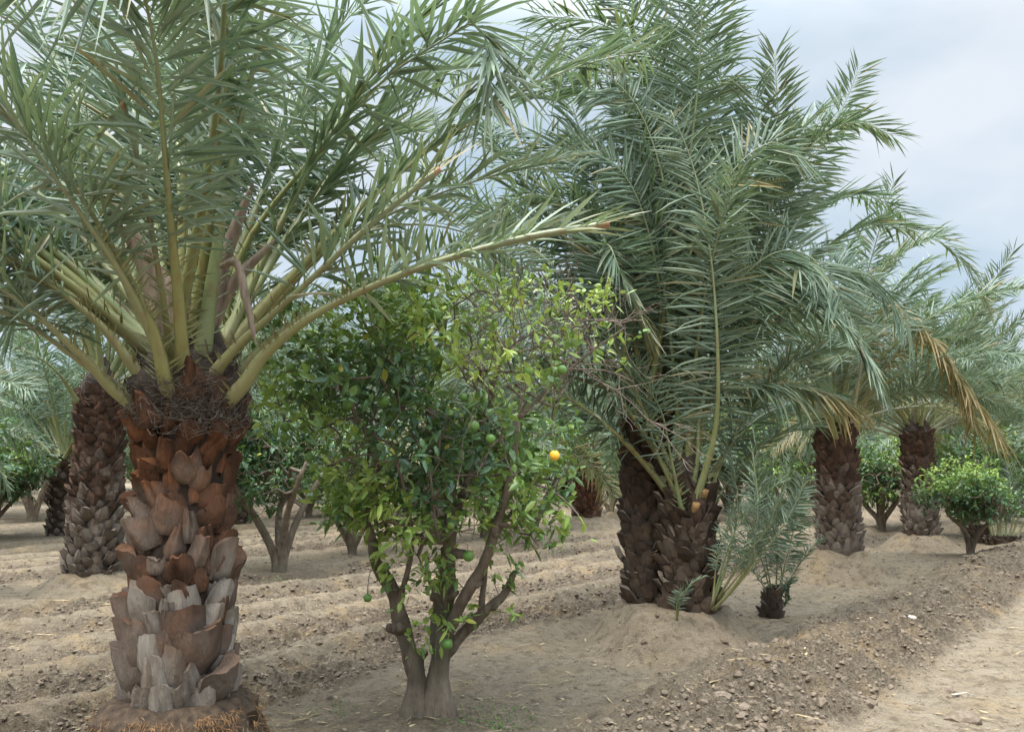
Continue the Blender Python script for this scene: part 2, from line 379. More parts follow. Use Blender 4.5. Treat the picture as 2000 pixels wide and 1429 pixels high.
g = MB(); g.add(np.stack([gx, gy, gzv], -1).reshape(-1, 3), None, np.stack([ii, ii + 1, ii + nx + 1, ii + nx], 1), 0,
    np.stack([till_, road_, litter * .8], -1).reshape(-1, 3))
tag(g.build('ground', M['ground'], smooth=True), kind='structure')

# clods of turned soil, straw and leaf litter: nobody could count them
ICO_V = []; ph = (1 + 5 ** .5) / 2
for a_, b_ in ((-1, ph), (1, ph), (-1, -ph), (1, -ph)): ICO_V += [(a_, b_, 0)]
for a_, b_ in ((-1, ph), (1, ph), (-1, -ph), (1, -ph)): ICO_V += [(0, a_, b_)]
for a_, b_ in ((ph, -1), (ph, 1), (-ph, -1), (-ph, 1)): ICO_V += [(a_, 0, b_)]
ICO_V = nrm(np.array(ICO_V, float))
ICO_F = np.array([(0, 11, 5), (0, 5, 1), (0, 1, 7), (0, 7, 10), (0, 10, 11), (1, 5, 9), (5, 11, 4), (11, 10, 2), (10, 7, 6), (7, 1, 8), (3, 9, 4), (3, 4, 2), (3, 2, 6), (3, 6, 8), (3, 8, 9), (4, 9, 5), (2, 4, 11), (6, 2, 10), (8, 6, 7), (9, 8, 1)])
N0 = 420000
cx = rng.uniform(-7, 14, N0); cy = 2.8 + 15 * rng.random(N0) ** 1.6
tl = masks(cx, cy)[7]; keep = rng.random(N0) < np.maximum(tl ** 1.5 * .95, .07)
cx, cy = cx[keep], cy[keep]; nC = len(cx)
sz = .0035 + .020 * rng.random(nC) ** 7 + .0045 * rng.random(nC) * rng.random(nC); sz = sz * np.where(rng.random(nC) < .02, 1.8, 1)
cz = height(cx, cy) - sz * .05
vv = ICO_V[None] * (1 + .45 * (rng.random((nC, 12, 1)) - .5)) * sz[:, None, None] * np.stack([rng.uniform(.8, 1.4, nC), rng.uniform(.8, 1.5, nC), rng.uniform(.55, 1, nC)], 1)[:, None]
th = rng.uniform(0, 6.28, nC); c_, s_ = np.cos(th)[:, None], np.sin(th)[:, None]
vv = np.stack([vv[..., 0] * c_ - vv[..., 1] * s_, vv[..., 0] * s_ + vv[..., 1] * c_, vv[..., 2]], -1) + np.stack([cx, cy, cz], 1)[:, None]
cl = MB(); cl.add(vv.reshape(-1, 3), (np.arange(nC)[:, None, None] * 12 + ICO_F[None]).reshape(-1, 3))
tag(cl.build('soil_clods', M['clod']), 'grey brown clods of freshly turned soil in the tilled bands', 'soil', kind='stuff')

N0 = 22000
lx = rng.uniform(-5, 8, N0); ly = 2.8 + 9 * rng.random(N0) ** 1.4
um, vm = lx * EU[0] + ly * EU[1], lx * EV[0] + ly * EV[1]
pr = .35 + .5 * np.exp(-(np.hypot(lx - CIT[0], ly - CIT[1])) ** 2) + .35 * (fbm(lx, ly, 3, 77) > .55)
k_ = rng.random(N0) < pr; lx, ly = lx[k_], ly[k_]
th = rng.uniform(0, 6.28, len(lx)); d_ = np.stack([np.cos(th), np.sin(th), rng.uniform(-.1, .25, len(lx))], 1); d_ = nrm(d_)
W_ = nrm(np.cross(d_, nrm(np.stack([rng.normal(0, .3, len(lx)), rng.normal(0, .3, len(lx)), np.ones(len(lx))], 1))))
li_ = MB(); blades(li_, np.stack([lx, ly, height(lx, ly) + .004], 1), d_, W_, rng.uniform(.015, .07, len(lx)), rng.choice([.003, .006, .018], len(lx), p=[.5, .35, .15]), fold=.2, droop=0)
n_ = 700; lx = rng.uniform(-5, 7, n_); ly = 3.2 + 8 * rng.random(n_); pk = rng.random(n_) < .25 + .75 * np.exp(-np.minimum(np.hypot(lx - CIT[0], ly - CIT[1]), np.minimum(np.hypot(lx - PALM1[0], ly - PALM1[1]), np.hypot(lx - CLUMP[0], ly - CLUMP[1]))) ** 2); lx, ly = lx[pk], ly[pk]
th = rng.uniform(0, 6.28, len(lx)); d_ = np.stack([np.cos(th), np.sin(th), rng.uniform(-.02, .12, len(lx))], 1); d_ = nrm(d_); W_ = nrm(np.cross(d_, np.tile((0., 0, 1), (len(lx), 1)) + rng.normal(0, .2, (len(lx), 3))))
blades(li_, np.stack([lx, ly, height(lx, ly) + .008], 1), d_, W_, rng.uniform(.08, .28, len(lx)), rng.uniform(.008, .018, len(lx)), fold=.4, droop=0)
tag(li_.build('straw_litter', M['straw']), 'pale straw and dry leaf bits strewn over the bare soil', 'litter', kind='stuff')

# ------------------------------------------------------------------ palm fronds
def leaflets(mb, path, up=(0, 0, 1), n=62, s0=.25, L=.46, wd=.030, droop=.12, va=.45, dry=0., tipdry=0., s1=1., ins=(76, 36), thin=1., roll=None, messy=.12, tm=.5):
    path = np.asarray(path, float); T, N, B = frames(path, up)
    seg = np.r_[0, np.cumsum(np.linalg.norm(np.diff(path, axis=0), axis=1))]; s = seg / seg[-1]
    if roll:
        ra = roll * s; ca, sa = np.cos(ra)[:, None], np.sin(ra)[:, None]; N, B = N * ca + B * sa, B * ca - N * sa
    for sg in (-1, 1):
        t = s0 + (s1 - s0) * (np.arange(n) + .5 * (sg > 0) + rng.uniform(-.3, .3, n)) / n; t = np.clip(t, 0, s1)
        if thin < 1: t = t[rng.random(len(t)) < thin]
        I = lambda A: np.stack([np.interp(t, s, A[:, k]) for k in range(3)], 1)
        p, T_, N_, B_ = I(path), nrm(I(T)), nrm(I(N)), nrm(I(B)); x = (t - s0) / (1 - s0)
        ang = np.radians(ins[0] + (ins[1] - ins[0]) * x + rng.normal(0, 7 + 60 * messy, len(t)))
        v = va * rng.choice([.25, 1., 1.7, -.35], len(t), p=[.35, .35, .2, .1]) + rng.normal(0, messy, len(t))
        d = nrm(np.cos(ang)[:, None] * T_ + np.sin(ang)[:, None] * (sg * np.cos(v)[:, None] * B_ + np.sin(v)[:, None] * N_))
        W0 = nrm(T_ - (T_ * d).sum(1)[:, None] * d); N0_ = np.cross(d, W0); r = rng.normal(.35 * sg, .45, len(t))
        W = np.cos(r)[:, None] * W0 + np.sin(r)[:, None] * N0_
        ln = L * (np.interp(x, [0, .12, .35, .7, 1], [.6, .9, 1, .9, .68])) * rng.uniform(.82, 1.1, len(t))
        dr = np.clip(dry + tipdry * np.clip((x - .45) / .55, 0, 1) + rng.normal(0, .08, len(t)) * (dry + tipdry > 0), 0, 1)
        dr = np.maximum(dr, (rng.random(len(t)) < .13) * rng.uniform(.15, .6, len(t)))
        blades(mb, p, d, W, ln, wd * rng.uniform(.8, 1.15, len(t)) * np.interp(x, [0, .2, .8, 1], [.7, 1, 1, .6]), fold=.38,
               droop=np.abs(rng.normal(droop, droop * .5 + .02, len(t))) + (rng.random(len(t)) < .05) * .4, tint=np.clip(rng.normal(tm, .22, len(t)), 0, 1), dry=dr)

def stalk(mb, path, r0=.05, r1=.006, up=(0, 0, 1), s0=.25, spines=16, base=1.5, cut=False, k=7):
    path = np.asarray(path, float); seg = np.r_[0, np.cumsum(np.linalg.norm(np.diff(path, axis=0), axis=1))]; s = seg / seg[-1]
    rad = r0 * (.25 * (1 - s) ** .8 + .75 * (1 - s) ** 3) + r1 * .7; rad = rad * (1 + (base - 1) * np.exp(-(s / .05) ** 1.3)); 
    if cut: rad = np.maximum(rad, r0 * .4)
    a = np.stack([np.full(len(s), .5), np.where(s > .975, .9, 0) if cut else np.zeros(len(s)), s], 1)
    tube(mb, path, rad, k, .72, up, 0, a)
    if spines:
        T, N, B = frames(path, up)
        t = np.repeat(rng.uniform(.07, s0 + .06, spines), 1); sg = rng.choice([-1, 1], spines)
        I = lambda A: np.stack([np.interp(t, s, A[:, kk]) for kk in range(3)], 1)
        d = nrm(.45 * I(T) + sg[:, None] * I(B) * .75 + I(N) * rng.uniform(.1, .5, (spines, 1)))
        W = nrm(np.cross(d, I(N) + .01)); pr = np.interp(t, s, rad)[:, None]
        blades(mb, I(path) + sg[:, None] * I(B) * pr * .8, d, W, rng.uniform(.05, .13, spines), .010, fold=.6, droop=0, w2=.7, dry=0)

def arc(length, bend, e0=R(60), pw=1.6, n=26, side=0.):
    s = np.linspace(0, 1, n); e = e0 - bend * s ** pw; ds = length / (n - 1)
    x = np.cumsum(np.cos(e) * ds) - math.cos(e0) * ds; z = np.cumsum(np.sin(e) * ds) - math.sin(e0) * ds
    return np.stack([x, side * s ** 2 * length, z], 1)

# shared frond meshes: built once, used by many fronds.  (leaflets, stalk, start elevation)
VAR = []
for i in range(12):
    bend = (R(25), R(45), R(65), R(85))[i % 4] + rng.normal(0, R(6)); e0 = R(62)
    pt = arc(2.9 * rng.uniform(.92, 1.08), bend, e0, side=rng.normal(0, .05))
    a, b = MB(), MB(); leaflets(a, pt, n=80, s0=.22, L=.45, wd=.027, messy=.08, va=.28, tipdry=0, roll=rng.normal(0, .5)); stalk(b, pt, .036, .005, spines=12)
    VAR.append((a, b, a.mesh('frond', M['leaflet']), b.mesh('stalk', M['stalk'], True), e0, bend))
def frond_at(root, base, az, el, k, scale=1., dry=0., twist=0.):
    a, b, ma, mb_, e0, _ = VAR[k]
    rot = (Matrix.Rotation(az, 4, 'Z') @ Matrix.Rotation(-(el - e0), 4, 'Y') @ Matrix.Rotation(twist, 4, 'X')).to_euler()
    f = link('frond', ma, root, base, rot, scale); f.color = (1 - dry, 1, 1, 1)
    s = bpy.data.objects.new('stalk', mb_); COL.objects.link(s); s.parent = f; s.color = (1 - dry * .8, 1, 1, 1)
    return f
def hero(root, pts, up=(0, 0, 1), n=70, s0=.28, L=.46, wd=.030, r0=.042, cut=False, dry=0., tipdry=0., va=.45, thin=1., spines=18, droop=.12, label=None, s1=1., ins=(76, 36), roll=None, messy=.12, tm=.5, N=34, base=1.5, foot=None):
    if foot is not None: pts = [np.array(pts[0]) + (np.array((foot[0], foot[1], pts[0][2])) - pts[0]) * .62 - np.array((0, 0, .13))] + list(pts)
    path = catmull(pts, N); o = path[0]
    a, b = MB(), MB(); leaflets(a, path, up, n, s0, L, wd, droop, va, dry, tipdry, s1, ins, thin, roll, messy, tm); stalk(b, path, r0, .005, up, s0, spines, base, cut)
    f = a.build('frond', M['leaflet'], root, False, o); s = b.build('stalk', M['stalk'], f, True, o)
    s.color = (1 - dry * .8, 1, 1, 1)
    if label: f['label'] = label
    return f

# ------------------------------------------------------------------ trunks
def boot(wd, h, tilt, t, Rr, jag=.012, nu=7, nv=5, top=.72):
    """one cut-off leaf base: attached at the bottom, leaning out, thick in the middle, sawn at the top"""
    mb = MB(); x = np.linspace(-1, 1, nu); z = np.linspace(0, 1, nv)
    X, Z = np.meshgrid(x, z); hw = wd / 2 * (1 - (1 - top) * Z ** 1.3) * (.62 + .38 * np.minimum(1, Z * 3.2))
    px = X * hw + rng.normal(0, wd * .012, X.shape); topj = np.interp(x, np.linspace(-1, 1, 4), rng.normal(0, jag * 1.3, 4)) + rng.normal(0, jag * .18, nu); pz = Z * h + (Z > .99) * topj[None] - (Z > .99) * (np.abs(X) ** 3) * h * .10
    lean = tilt * Z * h + .05 * h * np.sin(Z * 3.0)
    gro = rng.normal(0, 1, nu); prof = t * (1 - np.abs(X) ** 1.6) * (.75 + .35 * Z) * (1 + .16 * gro[None] * (np.abs(X) < .95))
    curve = -(px ** 2) / (2 * Rr)
    yo = lean + prof + curve + rng.normal(0, .0025, X.shape); yi = lean * .82 + curve - .012
    vo = np.stack([px, yo, pz], -1).reshape(-1, 3); inner = np.stack([px[1:], yi[1:] , pz[1:] - .01], -1)[::-1].reshape(-1, 3)
    i = (np.arange(nv - 1)[:, None] * nu + np.arange(nu - 1)[None]).ravel(); q = np.stack([i, i + 1, i + nu + 1, i + nu], 1)
    r1 = rng.random()
    mb.add(vo, None, q, 0, np.stack([np.full(X.size, r1), np.zeros(X.size), (1 - .6 * np.abs(X).ravel() ** 3) * (1 - .5 * (Z.ravel() < .2))], 1))  # b: margins go dark as fibre, the foot as painted recess shade
    # sawn end
    tv = np.vstack([vo[-nu:], inner[:nu] + np.array((0, 0, -.012)) * rng.random((nu, 1))]); j = np.arange(nu - 1)
    mb.add(tv, None, np.stack([j, j + 1, nu + j + 1, nu + j], 1), 0, (r1, 1, 1))
    nv2 = nv - 1; i = (np.arange(nv2 - 1)[:, None] * nu + np.arange(nu - 1)[None]).ravel()
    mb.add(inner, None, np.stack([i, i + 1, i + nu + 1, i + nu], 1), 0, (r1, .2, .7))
    # edges
    for e in (0, nu - 1):
        oe = vo.reshape(nv, nu, 3)[1:, e]; ie = inner.reshape(nv2, nu, 3)[::-1][:, e]; k = np.arange(nv2 - 1)
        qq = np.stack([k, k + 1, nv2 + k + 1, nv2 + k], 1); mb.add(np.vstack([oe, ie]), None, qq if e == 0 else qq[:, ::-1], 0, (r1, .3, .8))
    return mb
def boot_matrix(x, y, z, ang, rad, roll=0., pitch=0., sc_=1.):
    return Matrix.Translation((x + rad * math.cos(ang), y + rad * math.sin(ang), z)) @ Matrix.Rotation(ang - math.pi / 2, 4, 'Z') @ Matrix.Rotation(pitch, 4, 'X') @ Matrix.Rotation(roll, 4, 'Y') @ Matrix.Scale(sc_, 4)
def core(mb, path, rad, k=28, b=0.):
    path = np.asarray(path, float); n = len(path)
    tube(mb, path, rad, k, 1., (0, 1, 0), 0, (.5, 0, b), True, .035)
SMALL = [boot(.165, .15, rng.uniform(.12, .45), rng.uniform(.025, .045), .25, .018, 5, 4, rng.uniform(.55, .85)) for _ in range(10)]
def simple_trunk(h, r, n=270, lean=(0, 0), flare=.1, bs=1.):
    mb = MB(); zz = np.linspace(-.25, h, 12); pth = np.stack([lean[0] * (zz / h) ** 2 * (zz > 0), lean[1] * (zz / h) ** 2 * (zz > 0), zz], 1)
    prof = lambda z: r * (1 + flare * np.exp(-max(z, 0) / .25) + .06 * math.sin(z * 3.1))
    core(mb, pth, [prof(z) - .025 for z in zz])
    for i in range(n):
        f = (i + .5) / n; z = -.1 + (h + .02) * f; t = max(z, 0) / h
        M4 = boot_matrix(lean[0] * t * t, lean[1] * t * t, z, i * 2.39996 + rng.normal(0, .08), prof(z) - .035, rng.normal(0, .14), rng.normal(0, .14), bs * rng.uniform(.75, 1.2))
        mb.merge(SMALL[rng.integers(10)], M4)
    return mb

# ------------------------------------------------------------------ generic palm
def crown_list(n, e_in=86, e_out=8, seed=0, pw=1.0):
    """azimuth, elevation, base height offset, radius, rank for n fronds, youngest first"""
    r_ = np.random.default_rng(seed); L = []
    for i in range(n):
        q = i / (n - 1); L.append((i * 2.39996 + r_.normal(0, .22), R(e_in + (e_out - e_in) * q ** pw + r_.normal(0, 5)), .20 - .36 * q, .03 + .17 * q, q, r_.random(), r_.random()))
    return L
def var_for(q, x):
    lo = min(3, int(q * 2.4 + x * 1.7)); return lo + 4 * int(x * 2.99)
def palm(xy, h, r, label, n=36, seed=1, mat='boot_mid', lean=(0, 0), e_out=20, size=1., dryf=.12, nb=270, group=None, fibre=True, e_in=86, skip=None, mound=0., trunk_mb=None, name='date_palm', nmax=None, pw=1.0):
    z0 = gz(*xy) - .02; root = thing(name, (xy[0], xy[1], z0), label, 'palm tree', group)
    tm = trunk_mb or simple_trunk(h, r, nb, lean); me = tm.mesh('trunk', M[mat], False); link('trunk', me, root, root.location)
    top = Vector((xy[0] + lean[0], xy[1] + lean[1], z0 + h))
    if fibre:
        fb = fibre_mb(r, 90); link('crown_fibre', fb.mesh('crown_fibre', [M['fibre'], M['strand']]), root, top)
    for (az, el, dz, rr, q, x1, x2) in crown_list(n, e_in, e_out, seed, pw):
        if skip and skip(az % (2 * math.pi), el, q): continue
        b = top + Vector((math.cos(az) * rr * r / .25, math.sin(az) * rr * r / .25, dz * .8))
        frond_at(root, b, az, el, var_for(q, x1), size * (.8 + .3 * x2) * (1 - .12 * q), .55 * (x2 > .4) if q > 1 - dryf else 0., (x1 - .5) * .7)
    return root, top
def fibre_mb(r, n=90, th_=1.):
    mb = MB(); zz = np.linspace(-.16, .42, 8); tube(mb, np.stack([zz * 0, zz * 0, zz], 1), r * np.array([.9, 1.0, .98, .85, .68, .52, .38, .15]), 18, 1, (0, 1, 0), 0, None, True, .06)
    for i in range(n):
        a0 = rng.uniform(0, 6.28); z = rng.uniform(-.15, .2); rr = r * (1.03 if z < .05 else .85); pts = []
        for k in range(4): a = a0 + k * rng.uniform(.05, .22); pts.append((math.cos(a) * rr * rng.uniform(.99, 1.035), math.sin(a) * rr * rng.uniform(.99, 1.035), z + rng.normal(0, .022)))
        tube(mb, np.array(pts), rng.uniform(.002, .006) * th_, 3, 1, (0, 0, 1), 1)
    return mb

# ---- the big near palm
z1 = gz(*PALM1)
p1 = thing('date_palm', (PALM1[0], PALM1[1], z1), 'nearest date palm with huge rusty and grey leaf bases on a thick trunk', 'palm tree', 'date palms of the front row')
TH = 1.62; tb = MB(); zz = np.linspace(-.25, TH, 16)
prof1 = lambda z: (.212) + .025 * math.exp(-max(z, 0) / .3) + .012 * math.sin(z * 5)
core(tb, np.stack([zz * 0, zz * 0, zz], 1), [prof1(z) - .03 for z in zz], 32); tb.build('trunk', M['boot_near'], None)
t_o = bpy.data.objects['trunk']; t_o.parent = p1
BIG = [boot(.225 * rng.uniform(.8, 1.12), .20 * rng.uniform(.85, 1.2), rng.uniform(.08, .26), rng.uniform(.04, .065), .22, .014, 11, 7, rng.uniform(.66, .95)) for _ in range(9)]
MIDB = [boot(.20 * rng.uniform(.75, 1.15), .15 * rng.uniform(.7, 1.3), rng.uniform(.06, .36), rng.uniform(.04, .07), .22, .024, 11, 6, rng.uniform(.55, .9)) for _ in range(9)]
UPB = [boot(.16 * rng.uniform(.8, 1.25), .17 * rng.uniform(.75, 1.3), rng.uniform(-.05, .16), rng.uniform(.035, .06), .22, .026, 11, 6, rng.uniform(.45, .8)) for _ in range(9)]
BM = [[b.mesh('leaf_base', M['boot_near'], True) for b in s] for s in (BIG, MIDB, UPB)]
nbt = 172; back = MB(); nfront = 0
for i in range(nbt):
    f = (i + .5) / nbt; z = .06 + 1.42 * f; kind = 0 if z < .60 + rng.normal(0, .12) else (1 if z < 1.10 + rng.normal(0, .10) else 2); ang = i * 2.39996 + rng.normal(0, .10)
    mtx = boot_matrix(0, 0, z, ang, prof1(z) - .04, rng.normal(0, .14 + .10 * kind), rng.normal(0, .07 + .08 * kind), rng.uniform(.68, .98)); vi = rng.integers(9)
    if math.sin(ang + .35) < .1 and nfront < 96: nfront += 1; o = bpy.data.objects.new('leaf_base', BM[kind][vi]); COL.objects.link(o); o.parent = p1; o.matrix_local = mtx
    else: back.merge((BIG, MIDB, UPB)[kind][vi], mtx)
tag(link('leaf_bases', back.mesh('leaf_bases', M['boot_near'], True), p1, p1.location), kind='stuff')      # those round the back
for ang, z, k_ in ((R(-66), 1.52, 1.0), (R(-112), 1.40, .85), (R(-38), 1.46, .9)):      # sawn stubs standing out of the fibre
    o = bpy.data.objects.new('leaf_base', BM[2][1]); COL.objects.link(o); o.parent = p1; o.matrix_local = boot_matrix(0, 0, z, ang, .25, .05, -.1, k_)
fb = MB(); fb.merge(fibre_mb(.27, 260, .45)); 
for i in range(200):      # woven mat of dead fibre hanging over the upper leaf bases
    a0 = rng.normal(-1.1, .5); z = rng.uniform(-.22, .05); pts = []
    for k in range(5): a = a0 + k * rng.uniform(.03, .12); pts.append((math.cos(a) * (.315 + rng.normal(0, .012)), math.sin(a) * (.315 + rng.normal(0, .012)), z + rng.normal(0, .016) - .02 * math.sin(k)))
    tube(fb, np.array(pts), rng.uniform(.0008, .0024), 3, 1, (0, 0, 1), 1)
link('crown_fibre', fb.mesh('crown_fibre', [M['fibre'], M['strand']]), p1, (PALM1[0], PALM1[1], z1 + TH - .02))
# root collar and rootlets
rc = MB(); zz = np.linspace(-.22, .19, 7); tube(rc, np.stack([zz * 0, zz * 0, zz], 1), [.56, .50, .44, .40, .37, .34, .27], 40, 1, (0, 1, 0), 0, None, True, .05)
rt = rc; nr = 2600; a_ = rng.normal(-1.15, .8, nr); zr = rng.uniform(-.15, .17, nr); rr_ = .395 - .33 * zr + rng.normal(0, .012, nr)
dense = (np.sin(a_ * 7) + rng.normal(0, .6, nr)) > -.3; a_, zr, rr_ = a_[dense], zr[dense], rr_[dense]
dv = nrm(np.stack([np.cos(a_) * .45, np.sin(a_) * .45, -np.ones(len(a_)) * .6], 1) + rng.normal(0, .6, (len(a_), 3)))
blades(rt, np.stack([np.cos(a_) * rr_, np.sin(a_) * rr_, zr], 1), dv, nrm(np.cross(dv, np.stack([np.cos(a_), np.sin(a_), 0 * a_], 1))), rng.uniform(.02, .065, len(a_)), .005, fold=.5, droop=.1, m=1)
rc.build('root_collar', [M['collar'], M['roots']], None, False); o = bpy.data.objects['root_collar']; o.parent = p1
# fronds whose run the photograph shows
def px(*q): return [P(*k) for k in q]
HF = [
 dict(pts=px((470, 758, 4.02), (520, 690, 3.97), (620, 612, 3.9), (800, 530, 3.78), (1010, 468, 3.68), (1190, 437, 3.6)), r0=.052, cut=True, n=34, s0=.42, L=.42, thin=.75, tipdry=.25, label='lowest right frond with bare yellow stalk and sawn end'),
 dict(pts=px((445, 745, 4.28), (560, 640, 4.3), (700, 570, 4.32), (880, 500, 4.38), (1080, 440, 4.45)), r0=.046, n=48, s0=.4, L=.42, thin=.85),
 dict(pts=px((415, 735, 4.06), (470, 670, 4.02), (570, 580, 3.98), (740, 425, 3.9), (860, 330, 3.85)), r0=.047, cut=True, n=36, s0=.42, L=.46, thin=.8, tipdry=.15, label='right frond cut off short with a red sawn end'),
 dict(pts=px((425, 735, 4.4), (500, 640, 4.5), (650, 480, 4.6), (880, 370, 4.7), (1100, 310, 4.75)), r0=.042, n=56, s0=.4, L=.44),
 dict(pts=px((430, 690, 4.42), (475, 490, 4.4), (600, 320, 4.35), (740, 165, 4.3), (860, 82, 4.25), (925, 48, 4.2), (958, 110, 4.15), (948, 200, 4.1)), r0=.036, n=80, s0=.42, L=.50, wd=.030, label='green frond arching over at its tip like a hook', droop=.16),
 dict(pts=px((395, 690, 4.06), (415, 540, 4.0), (455, 300, 3.92), (500, 100, 3.85), (525, -150, 3.75), (500, -420, 3.6)), r0=.045, n=74, s0=.42, L=.5),
 dict(pts=px((357, 715, 3.95), (350, 600, 3.8), (335, 450, 3.62), (322, 300, 3.45), (300, 80, 3.2), (240, -180, 2.9)), r0=.042, n=64, s0=.38, L=.46),
 dict(pts=px((325, 748, 3.93), (290, 620, 3.8), (200, 450, 3.62), (90, 300, 3.42), (-80, 150, 3.2)), r0=.05, n=50, s0=.42, L=.5),
 dict(pts=px((270, 728, 4.05), (180, 620, 3.95), (0, 490, 3.8), (-250, 360, 3.6)), r0=.05, n=40, s0=.42, L=.5),
 dict(pts=px((228, 768, 4.02), (150, 685, 3.9), (0, 562, 3.75), (-250, 420, 3.6)), r0=.05, n=40, s0=.45, L=.5),
 dict(pts=px((215, 745, 4.25), (80, 650, 4.2), (0, 607, 4.15), (-250, 520, 4.0)), r0=.045, n=40, s0=.42, L=.46),
 dict(pts=px((345, 680, 4.34), (355, 450, 4.4), (360, 250, 4.4), (365, 0, 4.4), (385, -250, 4.3)), r0=.044, n=70, s0=.42, L=.48),
 dict(pts=px((385, 660, 4.32), (415, 400, 4.35), (440, 150, 4.4), (480, -100, 4.4), (560, -300, 4.4)), r0=.044, n=70, s0=.42, L=.48),
 dict(pts=px((300, 700, 4.4), (240, 450, 4.6), (150, 200, 4.8), (20, 0, 5.0), (-150, -90, 5.1)), r0=.04, n=70, s0=.46, L=.5),
 dict(pts=px((338, 720, 4.0), (308, 520, 3.75), (268, 310, 3.52), (238, 195, 3.42)), r0=.032, cut=True, n=26, s0=.5, L=.52, wd=.030, va=.9, thin=.8, dry=.18, messy=.3, label='short frond broken off with a fan of grey leaflets'),
 dict(pts=px((372, 700, 4.1), (425, 300, 3.9), (440, 0, 3.6), (370, -110, 3.3), (190, -75, 3.0), (-20, -20, 2.8)), r0=.038, n=72, s0=.4, L=.46, wd=.030, droop=.5, label='frond arching overhead with broad hanging leaflets'),
 dict(pts=px((408, 690, 4.5), (500, 400, 4.8), (590, 200, 5.0), (660, 60, 5.1), (740, -20, 5.1)), r0=.038, n=70, s0=.4, L=.48, wd=.032),
 dict(pts=px((320, 700, 4.45), (200, 480, 4.9), (60, 330, 5.2), (-120, 260, 5.5)), r0=.04, n=60, s0=.3, L=.48),
 dict(pts=px((290, 715, 4.3), (150, 520, 4.35), (0, 400, 4.4), (-180, 330, 4.4)), r0=.04, n=60, s0=.35, L=.48, dry=.12),
 dict(pts=px((330, 730, 3.98), (250, 560, 3.7), (160, 420, 3.5), (20, 230, 3.3), (-120, 60, 3.2)), r0=.04, n=50, s0=.45, L=.48, dry=.2, thin=.8),
]
for i_ in (0, 1, 2, 3, 8, 9, 10): HF[i_].setdefault('dry', .16)
for h in HF: h.setdefault('wd', .024); h.setdefault('messy', .2); h['wd'] = min(h['wd'], .029); hero(p1, spines=40, foot=PALM1, tm=.78, **h)
top1 = Vector((PALM1[0], PALM1[1], z1 + TH))
for i, (az, el, k, s_) in enumerate([(100, 62, 0, 1.1), (140, 52, 1, 1.15), (165, 45, 1, 1.1), (60, 66, 1, 1.1), (120, 78, 1, 1.2), (80, 42, 2, 1.15), (40, 52, 2, 1.05), (190, 66, 5, 1.15), (210, 50, 2, 1.1), (150, 70, 4, 1.15), (250, 78, 1, 1.1), (95, 70, 8, 1.1), (70, 58, 9, 1.1), (135, 62, 0, 1.1), (158, 56, 8, 1.1), (178, 50, 9, 1.1), (200, 40, 1, 1.1), (145, 40, 5, 1.1), (152, 66, 8, 1.2), (35, 60, 1, 1.1), (182, 42, 2, 1.1), (128, 36, 6, 1.05), (20, 70, 4, 1.1)]):
    a = R(az); frond_at(p1, top1 + Vector((math.cos(a) * .13, math.sin(a) * .13, .12)), a, R(el), k, s_, 0, (i % 5 - 2) * .25)
def strap(parent, pts, wd, name='spathe', mat='spathe'):
    path = catmull(pts, 16); T, N, B = frames(path, (0, -1, 0)); x = np.linspace(0, 1, 16); ww = wd * np.interp(x, [0, .15, .6, .9, 1], [.6, 1, .95, .5, .04])
    th = np.linspace(-1, 1, 6); v = path[:, None] + (th[None, :, None] * B[:, None] + (1 - th[None, :, None] ** 2) * .55 * N[:, None]) * ww[:, None, None]
    v2 = v - N[:, None] * .006; k = 6; i = (np.arange(15)[:, None] * k + np.arange(5)[None]).ravel(); q = np.stack([i, i + 1, i + k + 1, i + k], 1)
    mb = MB(); mb.add(v.reshape(-1, 3), None, q); mb.add(v2.reshape(-1, 3), None, q[:, ::-1]); mb.build(name, M[mat], parent, True, path[0])
for pts, wd in ((px((312, 690, 4.15), (285, 520, 4.1), (190, 350, 4.0)), .045), (px((325, 690, 4.2), (310, 560, 4.2), (225, 400, 4.15)), .05), (px((405, 660, 4.1), (440, 500, 4.1), (495, 355, 4.05)), .034),
    (px((412, 650, 4.15), (450, 560, 4.12), (540, 465, 4.1)), .03), (px((430, 520, 3.95), (462, 515, 3.88), (482, 590, 3.84), (500, 675, 3.82)), .018), (px((350, 690, 4.0), (335, 580, 4.0), (318, 520, 4.0)), .024), (px((295, 700, 4.2), (235, 600, 4.2), (170, 570, 4.2)), .02)):
    strap(p1, pts, wd)

# ---- the clump in the middle: a dark tall palm and the shorter one grown from its foot
DR = dict(dryf=.1)
def upsector(lo, hi):
    return lambda az, el, q: q > .45 and lo < math.degrees(az) < hi
p2, top2 = palm(CLUMP, 1.86, .185, 'dark tall trunked date palm rising behind the shorter one on the mound', n=34, seed=5, mat='boot_dark', nb=240, group='date palms of the front row', size=1.1, e_out=22, dryf=.06, pw=1.3, skip=lambda a, e, q: 205 < math.degrees(a) < 360 or math.degrees(a) < 48)
p3, top3 = palm(CLUMP2, .98, .19, 'shorter dark palm fused to the foot of the tall one, sawn stubs on top', n=22, seed=9, mat='boot_dark', nb=140, group='date palms of the front row', size=1.1, e_out=40, dryf=0, pw=1.2, skip=lambda a, e, q: q > .2 and (200 < math.degrees(a) < 360 or math.degrees(a) < 40))
FACE = (0, -1, .25)
for dx_, dy_, dz_ in ((-.10, -.17, .96), (.08, -.18, .95), (.02, -.19, .84)):
    sb = MB(); b0 = np.array((dx_ * .8, dy_ * .8, dz_ - .10)); b1 = np.array((dx_ * 1.25, dy_ * 1.2, dz_ + .04)); tube(sb, catmull([b0, (b0 + b1) / 2, b1], 5), [.045, .04, .036, .034, .033], 9, .7, (0, 1, .3)); link('sawn_stub', sb.mesh('sawn_stub', M['stub'], True), p3, p3.location)
